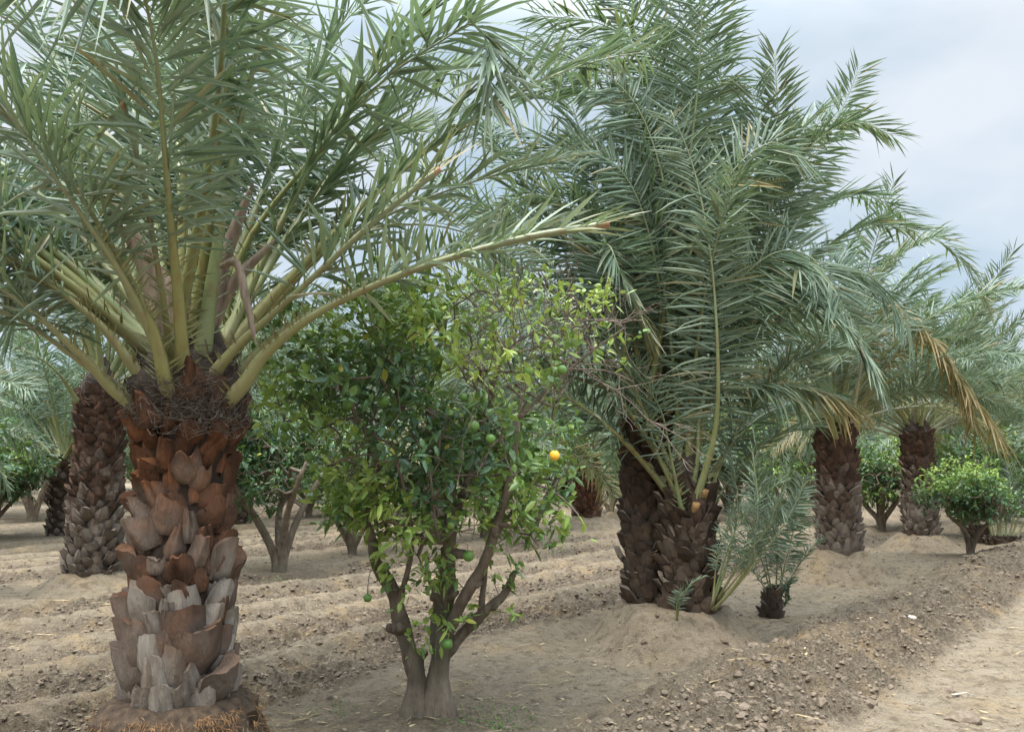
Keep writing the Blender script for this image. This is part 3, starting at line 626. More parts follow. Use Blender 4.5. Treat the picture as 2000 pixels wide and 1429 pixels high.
for h in [
 dict(pts=px((1352, 1000, 7.3), (1395, 850, 7.1), (1402, 700, 6.9), (1388, 500, 6.75), (1355, 330, 6.7), (1310, 215, 6.65)), up=FACE, n=87, s0=.27, L=.45, wd=.026, messy=.05, va=.12, r0=.036, ins=(86, 50), label='frond facing the viewer with evenly spread leaflets'),
 dict(pts=px((1345, 1000, 7.35), (1362, 900, 7.3), (1368, 800, 7.25), (1400, 690, 7.2), (1430, 560, 7.15)), up=FACE, n=50, s0=.4, L=.40, wd=.022, va=.2, r0=.03),
 dict(pts=px((1338, 1000, 7.3), (1290, 900, 7.2), (1250, 780, 7.1), (1215, 700, 7.0), (1160, 620, 6.95)), n=45, s0=.35, L=.36, wd=.02, r0=.028, thin=.8),
 dict(pts=px((1332, 1000, 7.25), (1308, 880, 7.1), (1290, 800, 7.0), (1240, 720, 6.9)), n=32, s0=.4, L=.34, wd=.018, r0=.026, thin=.7),
 dict(pts=px((1370, 1010, 7.4), (1420, 880, 7.4), (1490, 770, 7.4), (1560, 700, 7.4), (1640, 680, 7.4)), n=62, s0=.35, L=.38, r0=.03),
 dict(pts=px((1375, 1020, 7.5), (1430, 930, 7.6), (1500, 860, 7.7), (1590, 830, 7.8)), n=50, s0=.3, L=.3, wd=.022, r0=.026)]:
    hero(p3, foot=CLUMP2, **h)
for h in [
 dict(pts=px((1290, 800, 7.8), (1410, 640, 7.7), (1490, 470, 7.6), (1520, 300, 7.5), (1513, 100, 7.4)), up=FACE, n=95, s0=.36, L=.36, wd=.026, va=.15, r0=.036, ins=(66, 34), label='upright frond standing against the sky'),
 dict(pts=px((1285, 800, 7.85), (1400, 600, 7.7), (1490, 420, 7.6), (1570, 300, 7.5), (1660, 240, 7.45), (1745, 265, 7.4)), n=105, s0=.36, L=.44, wd=.026, r0=.036, label='frond arching right against the sky with dark drooping leaflets'),
 dict(pts=px((1290, 790, 7.9), (1430, 560, 8.1), (1560, 350, 8.3), (1640, 220, 8.4), (1680, 130, 8.4)), up=FACE, n=87, s0=.4, L=.36, va=.3, r0=.034),
 dict(pts=px((1275, 790, 7.7), (1310, 500, 7.6), (1325, 250, 7.5), (1330, 60, 7.4), (1310, -120, 7.3)), up=FACE, n=100, s0=.32, L=.44, r0=.036, va=.3),
 dict(pts=px((1265, 790, 7.7), (1320, 400, 7.4), (1290, 140, 7.2), (1180, 50, 7.0), (1040, 30, 6.9)), n=112, s0=.3, L=.46, r0=.036),
 dict(pts=px((1262, 790, 7.7), (1300, 450, 7.5), (1230, 230, 7.4), (1130, 170, 7.3), (990, 190, 7.2)), n=105, s0=.3, L=.46, r0=.034),
 dict(pts=px((1255, 790, 7.6), (1220, 560, 7.3), (1140, 420, 7.1), (1040, 380, 7.0), (960, 420, 6.95)), n=95, s0=.3, L=.44, r0=.034, tipdry=.2),
 dict(pts=px((1245, 790, 7.5), (1180, 520, 7.0), (1190, 480, 6.85), (1215, 540, 6.8), (1265, 655, 6.8)), n=82, s0=.35, L=.42, r0=.032, tipdry=.4, dry=.1, label='frond bending down to the left with straw coloured tip'),
 dict(pts=px((1300, 800, 7.7), (1420, 680, 7.4), (1530, 610, 7.2), (1620, 615, 7.05), (1690, 690, 6.95), (1720, 760, 6.9)), n=90, s0=.36, L=.36, r0=.032, wd=.026, droop=.3, label='frond arching down to the right in front of the trunks'),
 dict(pts=px((1300, 810, 7.6), (1400, 758, 7.4), (1520, 748, 7.3), (1620, 768, 7.25), (1680, 800, 7.2)), n=62, s0=.3, L=.34, wd=.024, r0=.028, tipdry=.75, dry=.2, va=-.5, droop=.3, label='yellow stalked frond with orange drying leaflets'),
 dict(pts=px((1235, 805, 7.6), (1190, 750, 7.5), (1130, 715, 7.4), (1060, 700, 7.3)), n=40, s0=.3, L=.34, wd=.022, r0=.028),
 dict(pts=px((1310, 800, 7.8), (1450, 620, 7.9), (1590, 500, 8.0), (1690, 440, 8.1), (1790, 450, 8.2)), n=95, s0=.3, L=.44, r0=.034),
 dict(pts=px((1300, 790, 8.0), (1440, 560, 8.3), (1570, 420, 8.6), (1680, 380, 8.8), (1770, 420, 8.9)), n=95, s0=.3, L=.44, r0=.034),
 dict(pts=px((1270, 780, 7.8), (1360, 450, 7.8), (1400, 250, 7.8), (1410, 80, 7.8)), up=FACE, n=87, s0=.34, L=.34, r0=.034, va=.4),
]: h.setdefault('ins', (84, 42)); h.setdefault('va', .15); h.setdefault('messy', .06); h['L'] = h['L'] * 1.14; h['wd'] = .028; hero(p2, foot=CLUMP, tm=.36, **h)
for h in [
 px((1262, 790, 7.9), (1290, 420, 7.9), (1230, 150, 7.9), (1120, 70, 7.9), (1000, 90, 7.9)),
 px((1258, 790, 7.8), (1270, 500, 7.7), (1200, 330, 7.6), (1090, 290, 7.5), (970, 330, 7.5)),
 px((1258, 790, 8.0), (1250, 560, 8.1), (1160, 360, 8.2), (1040, 260, 8.3), (900, 260, 8.4)),
 px((1250, 790, 7.9), (1210, 620, 7.9), (1120, 480, 7.9), (1010, 430, 7.9), (900, 450, 7.9)),
 px((1270, 780, 7.6), (1330, 420, 7.3), (1360, 200, 7.1), (1370, 20, 6.9), (1350, -150, 6.8)),
 px((1268, 780, 7.9), (1320, 350, 8.0), (1270, 60, 8.0), (1180, -60, 8.0), (1060, -90, 8.0)),
 px((1265, 780, 7.6), (1290, 600, 7.3), (1260, 430, 7.05), (1210, 330, 6.9), (1140, 290, 6.8)),
 px((1280, 780, 7.7), (1370, 560, 7.5), (1440, 400, 7.3), (1480, 260, 7.2), (1470, 170, 7.1)),
 px((1290, 790, 7.8), (1400, 650, 7.8), (1510, 560, 7.9), (1600, 560, 7.9), (1680, 640, 7.9)),
 px((1290, 790, 8.0), (1450, 600, 8.2), (1580, 520, 8.4), (1700, 540, 8.6), (1780, 640, 8.7)),
 px((1280, 790, 7.9), (1390, 520, 7.9), (1470, 360, 7.9), (1560, 260, 7.9), (1640, 230, 7.9)),
 px((1268, 780, 7.5), (1310, 480, 7.2), (1260, 240, 7.0), (1160, 130, 6.9), (1050, 120, 6.8)),
 px((1264, 780, 7.8), (1290, 380, 7.7), (1240, 60, 7.6), (1130, -50, 7.5), (980, -60, 7.4)),
 px((1272, 780, 7.9), (1350, 400, 7.9), (1390, 150, 7.9), (1400, -60, 7.9)),
 px((1285, 780, 7.6), (1400, 600, 7.3), (1500, 500, 7.1), (1580, 500, 7.0), (1640, 580, 6.9)),
 px((1275, 780, 7.6), (1340, 520, 7.2), (1420, 350, 7.0), (1500, 280, 6.9), (1560, 300, 6.9)),
 px((1255, 800, 7.6), (1190, 650, 7.4), (1110, 590, 7.3), (1020, 590, 7.2), (950, 640, 7.2)),
]: hero(p2, h, foot=CLUMP, up=(0, -.75, .6), n=92, s0=.24, L=.54, wd=.029, r0=.034, va=.12, messy=.06, ins=(84, 44), tm=.36, tipdry=rng.uniform(0, .2))
# offshoots at the foot
def offshoot(x, y, z, label, specs, cat='young palm', name='palm_offshoot', stub=None):
    root = thing(name, (x, y, z), label, cat)
    if stub: link('trunk', stub.mesh('trunk', M['boot_dark']), root, root.location)
    for s in specs: hero(root, N=22, spines=0, base=1.2, **s)
    return root
bx, by, bz = P(1392, 1190, 7.25)
offshoot(bx, by, bz, 'feathery grey green offshoot leaning out right from the foot of the fused palms', [
 dict(pts=px((1392, 1190, 7.25), (1440, 1140, 7.2), (1490, 1060, 7.15), (1530, 960, 7.1), (1545, 890, 7.1)), n=72, s0=.3, L=.24, wd=.010, r0=0.0132, va=.5),
 dict(pts=px((1392, 1190, 7.25), (1430, 1150, 7.15), (1470, 1080, 7.05), (1480, 980, 7.0), (1470, 880, 7.0)), n=72, s0=.3, L=.24, wd=.010, r0=0.0132, va=.5),
 dict(pts=px((1394, 1190, 7.25), (1450, 1130, 7.3), (1520, 1040, 7.3), (1560, 970, 7.3), (1570, 930, 7.3)), up=FACE, n=44, s0=.45, L=.20, wd=.022, r0=0.0108, va=.2),
 dict(pts=px((1390, 1180, 7.3), (1420, 1100, 7.3), (1440, 1000, 7.3), (1430, 900, 7.3), (1410, 830, 7.3)), n=72, s0=.25, L=.24, wd=.010, r0=.02, va=.5),
 dict(pts=px((1390, 1185, 7.2), (1410, 1110, 7.1), (1440, 1030, 7.0), (1500, 960, 6.95), (1530, 940, 6.9)), n=72, s0=.25, L=.22, wd=.010, r0=0.0108, va=.5),
 dict(pts=px((1394, 1188, 7.3), (1450, 1120, 7.4), (1500, 1010, 7.5), (1510, 900, 7.5)), n=72, s0=.3, L=.24, wd=.010, r0=0.0108, va=.5),
 dict(pts=px((1392, 1185, 7.3), (1440, 1110, 7.1), (1500, 1030, 7.0), (1520, 980, 7.0), (1530, 1010, 7.0)), n=60, s0=.3, L=.2, wd=.010, r0=.010, va=.5),
 dict(pts=px((1392, 1185, 7.35), (1450, 1080, 7.5), (1480, 960, 7.6), (1450, 860, 7.7)), n=64, s0=.25, L=.24, wd=.010, r0=.010, va=.5),
 dict(pts=px((1392, 1185, 7.35), (1470, 1090, 7.4), (1540, 1010, 7.4), (1580, 1020, 7.4)), n=60, s0=.3, L=.2, wd=.010, r0=.010, va=.5),
 dict(pts=px((1392, 1180, 7.2), (1400, 1100, 7.2), (1420, 1030, 7.2), (1450, 980, 7.2)), n=36, s0=.3, L=.2, wd=.011, r0=0.0096, va=.4)])
bx, by, bz = P(1322, 1210, 7.12)
offshoot(bx, by, bz, 'small pale green sprout at the front foot of the fused palms', [
 dict(pts=px((1322, 1210, 7.12), (1330, 1170, 7.05), (1350, 1140, 7.0), (1375, 1125, 6.97)), n=18, s0=.3, L=.12, wd=.010, r0=0.0060, va=.3),
 dict(pts=px((1322, 1210, 7.12), (1322, 1180, 7.05), (1330, 1150, 7.0)), n=14, s0=.3, L=.10, wd=.010, r0=0.0060, va=.3)])
bx, by = P(1508, 1180, 8.6)[:2]; bz = gz(bx, by)
hs = lambda dx, dz, dy=0: np.array((bx + dx, by + dy, bz + dz))
stub = simple_trunk(.27, .06, 34, (0, 0), .5, .75)
offshoot(bx, by, bz, 'young palm with stubby trunk and fresh green leaf right of the fused palms', [
 dict(pts=[hs(.03, .15), hs(.06, .5), hs(.06, .9), hs(-.02, 1.25)], n=52, s0=.25, L=.22, wd=.010, r0=0.0108),
 dict(pts=[hs(.0, .15), hs(-.08, .5), hs(-.22, .85), hs(-.38, 1.05)], n=52, s0=.25, L=.22, wd=.010, r0=0.0108),
 dict(pts=[hs(.04, .12), hs(.14, .5), hs(.25, .9), hs(.30, 1.2)], up=FACE, n=52, s0=.3, L=.2, wd=.02, r0=0.0108, va=.2),
 dict(pts=[hs(.07, .05), hs(.13, .12), hs(.16, .22), hs(.15, .30)], n=16, s0=.15, L=.10, wd=.03, r0=0.0072),
 dict(pts=[hs(.02, .12), hs(-.04, .5), hs(-.08, .95), hs(-.18, 1.3)], n=52, s0=.2, L=.24, wd=.011, r0=.01),
 dict(pts=[hs(.02, .12), hs(.10, .4), hs(.05, .8), hs(.12, 1.1)], n=52, s0=.2, L=.24, wd=.011, r0=.01),
 dict(pts=[hs(.02, .12), hs(.18, .35), hs(.36, .6), hs(.5, .72)], n=44, s0=.2, L=.2, wd=.011, r0=.01),
 dict(pts=[hs(.02, .12), hs(-.12, .35), hs(-.3, .6), hs(-.46, .66)], n=44, s0=.2, L=.2, wd=.011, r0=.01),
 dict(pts=[hs(.05, .06), hs(.10, .2), hs(.17, .3), hs(.22, .33)], n=20, s0=.15, L=.12, wd=.022, r0=.01)], stub=stub)

# ---- palms 4, 5, the left one, and the rest of the rows
p4, top4 = palm(PALM4, 1.72, .235, 'brown date palm on a high cone of earth right of the fused pair', n=48, seed=21, group='date palms of the front row', size=.98, e_out=18, e_in=78, dryf=.3, skip=lambda a, e, q: q > .75 and 255 < math.degrees(a) < 350)
zc = 11.6
for h in [
 dict(pts=px((1660, 840, 11.4), (1700, 640, 11.0), (1760, 600, 10.8), (1850, 700, 10.6), (1960, 860, 10.5)), n=80, s0=.25, L=.46, wd=.026, r0=.03, dry=.85, tipdry=.4, va=-.3, droop=.35, label='dead frond with straw and orange leaflets'),
 dict(pts=px((1665, 840, 11.5), (1740, 700, 11.2), (1820, 660, 11.0), (1880, 760, 10.9), (1910, 850, 10.9)), n=70, s0=.25, L=.46, wd=.026, r0=.03, dry=.65, tipdry=.5, va=-.3, droop=.35, label='half dried orange frond'),
 dict(pts=px((1640, 840, 11.4), (1690, 620, 11.2), (1790, 470, 11.0), (1870, 500, 10.9), (1930, 600, 10.8)), n=80, s0=.25, L=.46, wd=.026, r0=.03, tipdry=.5, droop=.25),
 dict(pts=px((1630, 840, 11.3), (1590, 700, 11.0), (1530, 640, 10.8), (1470, 700, 10.6)), n=60, s0=.25, L=.42, r0=.03),
]: hero(p4, foot=PALM4, **h)
p5, top5 = palm(PALM5, 1.70, .235, 'date palm with low earth mound beside the dark round orange tree', n=46, seed=33, group='date palms of the front row', size=1.0, e_out=20, e_in=78, dryf=.25, skip=lambda a, e, q: q > .6 and 235 < math.degrees(a) < 335)
hero(p5, pts=px((1810, 880, 14.9), (1860, 700, 14.6), (1930, 590, 14.4), (2010, 560, 14.3), (2080, 600, 14.2)), n=70, s0=.3, L=.46, r0=.03)
pl, topl = palm(LEFTP, 2.12, .265, 'brown date palm standing partly hidden behind the nearest trunk', n=38, seed=44, group='date palms of the second row', size=1.1, e_out=22, dryf=.1, skip=lambda a, e, q: q > .3 and 135 < math.degrees(a) < 315)
hero(pl, pts=px((152, 785, 10.4), (110, 725, 10.1), (50, 685, 9.9), (-60, 655, 9.7)), n=40, s0=.4, L=.4, r0=.035)
palm(PALM6, 1.6, .235, 'last clear date palm at the right end of the front row', n=38, seed=51, group='date palms of the front row', size=1.1)
pf, topf = palm(FARSMALL, 1.38, .27, 'small date palm with red brown trunk seen left of the dark fused pair', n=36, seed=62, group='date palms of the second row', size=.85, mat='boot_red', e_out=30)
palm(UV(11.4, ROWV - ROWGAP), 1.75, .235, 'date palm hidden behind the nearest orange tree', n=38, seed=70, group='date palms of the second row', size=1.3, fibre=False)

# far palms: trunk and crown only
FT = [simple_trunk(1.7, .24, 90).mesh('trunk', M['boot_mid']) for _ in range(2)]
FC = []
for s in range(3):
    mb = MB()
    for (az, el, dz, rr, q, x1, x2) in crown_list(36, 86, 22, 90 + s):
        a, b, _, _, e0, _ = VAR[var_for(q, x1)]
        Mx = Matrix.Translation((math.cos(az) * rr, math.sin(az) * rr, dz)) @ Matrix.Rotation(az, 4, 'Z') @ Matrix.Rotation(-(el - e0), 4, 'Y') @ Matrix.Rotation((x1 - .5), 4, 'X') @ Matrix.Scale(.85 + .3 * x2, 4)
        mb.merge(a, Mx, 0); mb.merge(b, Mx, 1)
    FC.append(mb.mesh('crown', [M['leaflet'], M['stalk']]))
def far_palm(u, v, label, group, i, s=1.):
    x, y = UV(u, v); root = thing('date_palm', (x, y, gz(x, y) - .03), label, 'palm tree', group)
    hsc = rng.uniform(.85, 1.15); a = link('trunk', FT[i % 2], root, root.location, (0, 0, rng.uniform(0, 6))); a.scale = (1, 1, hsc)
    link('crown', FC[i % 3], root, Vector(root.location) + Vector((0, 0, 1.7 * hsc)), (0, 0, rng.uniform(0, 6.28)), s * rng.uniform(.95, 1.15))
def visible(u, v, pad=1.2):
    x, y = UV(u, v); return y > 3 and abs(x / y) < .577 * pad + 2.0 / y
k = 0
def far_at(px_, Y, label, group=None, s=1.):
    global k
    x, y = P(px_, 900, Y)[:2]; far_palm(x * EU[0] + y * EU[1], x * EV[0] + y * EV[1], label, group, k, s); k += 1
far_at(663, 23.5, 'far palm with reddish trunk seen between two orange trees', None, 1.2)
far_at(560, 31, 'far palm with dark trunk seen through the bare limbs of an orange tree', None, 1.2)
for u in np.arange(25.2, 60, 4.5): far_palm(u, ROWV + rng.normal(0, .15), 'distant grey green date palm far down the front row at the right edge', 'distant palms of the front row', k); k += 1
for u in list(np.arange(21, 56, 4.5)):
    if visible(u, ROWV - ROWGAP): far_palm(u + rng.normal(0, .25), ROWV - ROWGAP + rng.normal(0, .2), 'far date palm of the second row glimpsed between nearer trunks', 'far palms of the second row', k); k += 1
for row, nm in ((2, 'third'), (3, 'fourth'), (4, 'fifth'), (5, 'sixth'), (7, 'seventh')):
    for u in np.arange(-8, 60, 3.4):
        u2 = u + row * 1.3 + rng.normal(0, .3); v2 = ROWV - ROWGAP * row + rng.normal(0, .25)
        if visible(u2, v2, 1.1): far_palm(u2, v2, f'background date palm of the {nm} row mostly hidden by nearer foliage', f'background palms of the {nm} row', k); k += 1

# ------------------------------------------------------------------ orange trees
def grow(nodes, par, pts):
    """join each point to the nearest node already in the tree, nearest to the start first"""
    nodes = list(nodes); par = list(par); order = np.argsort(np.linalg.norm(pts - nodes[-1], axis=1)); arr = np.zeros((len(nodes) + len(pts) * 3, 3)); n = len(nodes); arr[:n] = nodes
    tips = []
    for i in order:
        p = pts[i]; dd = np.linalg.norm(arr[:n] - p, axis=1) + .35 * np.maximum(arr[:n, 2] - p[2] + .05, 0); j = int(np.argmin(dd))
        q = arr[j]; L = np.linalg.norm(p - q)
        if L > .16: mid = (p + q) / 2 + rng.normal(0, L * .10, 3) + np.array((0, 0, -L * .06)); arr[n] = mid; par.append(j); j = n; n += 1
        arr[n] = p; par.append(j); tips.append(n); n += 1
    return arr[:n], par, tips
def tree_mesh(mb, nodes, par, nfix, rfix, tip=.0022, pw=2.3, k=5, maxr=.02):
    n = len(nodes); w = np.zeros(n); kids = [[] for _ in range(n)]
    for i in range(nfix, n): kids[par[i]].append(i)
    for i in range(n - 1, nfix - 1, -1): w[i] = max(1, sum(w[c] for c in kids[i])) if kids[i] else 1
    r = np.minimum(tip * w ** (1 / pw), maxr)
    for i in range(nfix, n):
        j = par[i]; rj = r[j] if j >= nfix else min(rfix[j] * .8, r[i] * 1.6); tube(mb, np.stack([nodes[j], nodes[i]]), [min(max(rj, r[i]), r[i] * 2.0), r[i]], k if r[i] > .006 else 4, cap=False)
def leafy(mb, pos, dirs, n, L, wd, tint, spread=1., young=None):
    k = len(pos); idx = np.repeat(np.arange(k), n); m = len(idx)
    t = np.tile(np.linspace(.1, 1, n), k); dv = dirs[idx]
    p = pos[idx] + dv * (t * .13)[:, None] + rng.normal(0, .012, (m, 3))
    rnd = nrm(rng.normal(0, 1, (m, 3))); d = nrm(dv * .55 + rnd * .95 * spread + np.array((0, 0, -.10)))
    W = nrm(np.cross(d, nrm(np.array((0, 0, 1.)) + rng.normal(0, .55, (m, 3))))); tt = np.clip(tint[idx] + rng.normal(0, .13, m), 0, 1)
    blades(mb, p, d, W, L * rng.uniform(.65, 1.25, m), wd * rng.uniform(.75, 1.2, m), fold=.16, droop=.18, w1=.92, w2=.82, s1=.3, s2=.68, tint=tt, dry=(rng.random(m) < .012) * .8)

# ---- the nearest orange tree, limbs placed as in the photograph
zc = gz(*CIT); cit = thing('orange_tree', (CIT[0], CIT[1], zc), 'nearest orange tree with forked trunk, one ripe orange and green fruit', 'orange tree', 'orange trees of the front row')
LIMBS = [ # path, radius start, radius end
 (px((820, 1455, 5.3), (815, 1330, 5.29), (803, 1285, 5.28), (785, 1220, 5.26), (765, 1150, 5.22), (735, 1100, 5.2), (728, 1055, 5.2)), 0.0629, 0.0288),
 (px((850, 1455, 5.3), (855, 1320, 5.28), (866, 1250, 5.26), (873, 1170, 5.24), (877, 1080, 5.22), (880, 980, 5.2), (862, 880, 5.2), (840, 790, 5.2)), 0.0629, 0.0240),
 (px((858, 1300, 5.32), (850, 1220, 5.42), (870, 1120, 5.5), (885, 1020, 5.55), (925, 900, 5.6), (950, 790, 5.6), (985, 690, 5.6)), 0.0370, 0.0144),
 (px((868, 1245, 5.26), (905, 1170, 5.15), (945, 1100, 5.1), (975, 1010, 5.05), (1000, 920, 5.0), (1010, 820, 5.0)), 0.0407, 0.0160),
 (px((872, 1275, 5.3), (905, 1235, 5.3), (945, 1195, 5.25), (980, 1165, 5.22), (995, 1140, 5.2), (1003, 1118, 5.2)), 0.0385, 0.0160),
 (px((938, 1200, 5.26), (945, 1140, 5.26), (952, 1090, 5.28), (985, 1020, 5.32), (1050, 940, 5.4)), 0.0192, 0.0112),
 (px((775, 1180, 5.24), (795, 1120, 5.15), (805, 1050, 5.1), (790, 960, 5.0), (770, 880, 4.95)), 0.0178, 0.0096),
 (px((728, 1055, 5.2), (720, 1000, 5.15), (735, 900, 5.1), (690, 800, 5.15), (640, 720, 5.2)), 0.0222, 0.0096),
 (px((862, 880, 5.2), (800, 760, 5.25), (740, 680, 5.3), (700, 610, 5.3)), 0.0148, 0.0072),
 (px((1010, 820, 5.0), (1080, 750, 5.0), (1150, 690, 5.05), (1220, 640, 5.1)), 0.0118, 0.0048),
 (px((985, 690, 5.6), (960, 620, 5.6), (980, 560, 5.6)), 0.0118, 0.0056),
 (px((880, 980, 5.2), (860, 1060, 5.0), (848, 1000, 4.9), (840, 920, 4.85)), 0.0089, 0.0064),
 (px((865, 1190, 5.2), (835, 1130, 5.15), (815, 1080, 5.12)), 0.0081, 0.0040),
]
tb = MB(); nodes = []; par = []; rfix = []
for pts, r0, r1 in LIMBS:
    pth = catmull(pts, 22); rad = np.linspace(r0, r1, 22) * (1 + .06 * np.sin(np.arange(22) * 1.3)); 
    if r0 > .06: rad[:4] *= (2.3, 2.0, 1.55, 1.2)
    tube(tb, pth, rad, 11, 1, (0, -1, .1), 0, None, True, .06)
    for i in range(3):
        c_ = pth[rng.integers(6, 15)]; o_ = nrm(rng.normal(0, 1, 3) * (1, 1, .3) + (0, -.5, .2)); r_k = r0 * rng.uniform(.35, .6)
        tube(tb, np.stack([c_, c_ + o_ * r0 * .9, c_ + o_ * r0 * rng.uniform(1.2, 1.9)]), [r_k * 1.3, r_k, r_k * .8], 8, 1, (0, 0, 1), 0, None, True, .08)
    for i in range(6, 22, 2):
        if pth[i][2] > zc + .72: nodes.append(pth[i]); rfix.append(rad[i]); par.append(-1)
# crown volume: pixel outline at the tree's own depth, filled 1.3 m deep
CR = [(625, 690, 125, 100), (585, 795, 75, 75), (700, 760, 150, 130), (840, 740, 170, 150), (900, 640, 170, 110), (1030, 640, 150, 100), (1140, 660, 100, 90), (1000, 780, 130, 120), (820, 900, 170, 110), (700, 960, 70, 80), (960, 920, 130, 100), (1040, 960, 70, 70), (800, 1010, 120, 60), (1000, 1020, 90, 50), (760, 620, 120, 80)]
def crown_pts(n):
    wts = np.array([c[2] * c[3] for c in CR], float); wts /= wts.sum(); P_ = []; I_ = []
    while len(P_) < n:
        c = CR[rng.choice(len(CR), p=wts)]; v = nrm(rng.normal(0, 1, 3)) * rng.random() ** .42
        q = P(c[0] + v[0] * c[2], c[1] + v[1] * c[3], 5.25 + v[2] * 1.0 * min(1, (c[2] + c[3]) / 260)); P_.append(q); I_.append((c[0] + v[0] * c[2], c[1] + v[1] * c[3]))
    return np.array(P_), np.array(I_)
CR += [(740, 1010, 90, 60), (1000, 1040, 70, 50), (860, 1050, 60, 40), (690, 1000, 60, 50), (1160, 630, 50, 60), (1090, 590, 80, 50), (1070, 760, 50, 60), (930, 575, 110, 40)]; cp, ci = crown_pts(1030)
nd, pr_, tips = grow(nodes, par, cp)
br = MB(); tree_mesh(br, nd, pr_, len(nodes), rfix)
tb.merge(br); tb.build('trunk', M['bark'], cit, True, (CIT[0], CIT[1], zc))
tp = nd[tips]; tdir = nrm(tp - nd[[pr_[t] for t in tips]] + np.array((0, 0, .05))); pc = np.array([[1000 + 0, 0]])
ipx = 1000 + FPX * tp[:, 0] / tp[:, 1] * 1.0; zrel = tp[:, 2]
# sparse, young leaves in the upper right half; dense dark leaves low and left
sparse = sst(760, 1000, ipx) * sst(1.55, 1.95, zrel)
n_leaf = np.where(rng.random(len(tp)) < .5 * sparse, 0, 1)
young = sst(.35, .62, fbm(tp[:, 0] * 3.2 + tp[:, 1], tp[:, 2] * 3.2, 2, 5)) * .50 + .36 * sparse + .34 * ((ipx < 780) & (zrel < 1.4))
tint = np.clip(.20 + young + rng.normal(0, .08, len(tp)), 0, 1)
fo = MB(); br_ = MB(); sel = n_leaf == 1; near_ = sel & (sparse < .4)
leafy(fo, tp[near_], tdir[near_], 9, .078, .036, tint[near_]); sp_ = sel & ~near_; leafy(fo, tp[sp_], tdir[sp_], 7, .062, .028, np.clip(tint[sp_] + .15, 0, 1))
# shoots low on the trunk and the twig out at the right
for pts, r0, r1 in LIMBS:                # leafy shoots on the stems
    pth = catmull(pts, 22)
    for q in pth[rng.integers(5, 20, 5)]:
        if zc + .25 < q[2] < zc + 1.05:
            dd_ = nrm(rng.normal(0, .6, 3) + np.array((0, -.3, .45))); e_ = q + dd_ * rng.uniform(.08, .2); tube(br_, np.stack([q, e_]), [.004, .002], 4, cap=False)
            leafy(fo, np.array([e_ - dd_ * .08, e_]), np.array([dd_, dd_]), 6, .065, .028, np.full(2, rng.uniform(.45, .9)))
a_ = np.array(px((735, 1095, 5.2), (722, 1120, 5.1), (718, 1150, 5.02), (718, 1162, 5.0))); tube(br_, catmull(a_, 8), .0025, 4)
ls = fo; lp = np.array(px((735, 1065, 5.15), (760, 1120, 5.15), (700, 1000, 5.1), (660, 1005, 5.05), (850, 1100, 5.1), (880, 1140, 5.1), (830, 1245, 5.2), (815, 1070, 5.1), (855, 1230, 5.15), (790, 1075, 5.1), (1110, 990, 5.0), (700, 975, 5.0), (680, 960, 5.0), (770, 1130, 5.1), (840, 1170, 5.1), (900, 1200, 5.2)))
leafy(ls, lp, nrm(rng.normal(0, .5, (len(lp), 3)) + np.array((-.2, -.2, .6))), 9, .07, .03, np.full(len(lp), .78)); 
tw = MB()
for (a, b) in (((1030, 940, 5.1), (1130, 1005, 4.98)),): 
    tube(tw, catmull(px(a, (1085, 962, 5.0), b), 10), .005, 4); pp = np.array(px((1105, 995, 4.98), (1128, 1003, 4.97), (1105, 985, 4.98)))
    leafy(ls, pp, nrm(np.array([(0, -.2, -1.), (.5, 0, -.8), (-.3, -.3, -.9)])), 3, .075, .05, np.full(3, .97))
fo.build('foliage', M['citrus'], cit, False, (CIT[0], CIT[1], zc))
# bare dead twigs
def twig(mb, p, d, L, r, depth):
    n = 5; pts = [p]; 
    for i in range(n): d = nrm(d + rng.normal(0, .22, 3)); pts.append(pts[-1] + d * L / n)
    tube(mb, np.array(pts), np.linspace(r, r * .45, n + 1), 4, cap=False)
    if depth:
        for k in range(rng.integers(2, 5)): i = rng.integers(1, n + 1); twig(mb, pts[i], nrm(d + rng.normal(0, .7, 3)), L * rng.uniform(.4, .7), r * .55, depth - 1)
bare = np.where((n_leaf == 0) | (rng.random(len(tp)) < .05))[0]
for i in bare: twig(tw, tp[i], tdir[i], rng.uniform(.12, .28), .0032, 1)
for a, b in (((640, 910, 4.85), (775, 845, 4.75)), ((690, 880, 4.8), (770, 850, 4.72)), ((1090, 700, 4.95), (1290, 640, 5.0)), ((1100, 720, 4.95), (1290, 720, 5.05)), ((985, 850, 4.7), (925, 910, 4.65)), ((1080, 660, 4.95), (1250, 600, 5.0)), ((930, 600, 5.0), (880, 560, 5.0)), ((1000, 620, 5.0), (960, 540, 5.0))):
    A, B_ = P(*a), P(*b); twig(tw, A, nrm(B_ - A), float(np.linalg.norm(B_ - A)), .006, 2)
tw.merge(br_); tw.build('bare_twigs', M['twig'], cit, False, (CIT[0], CIT[1], zc))
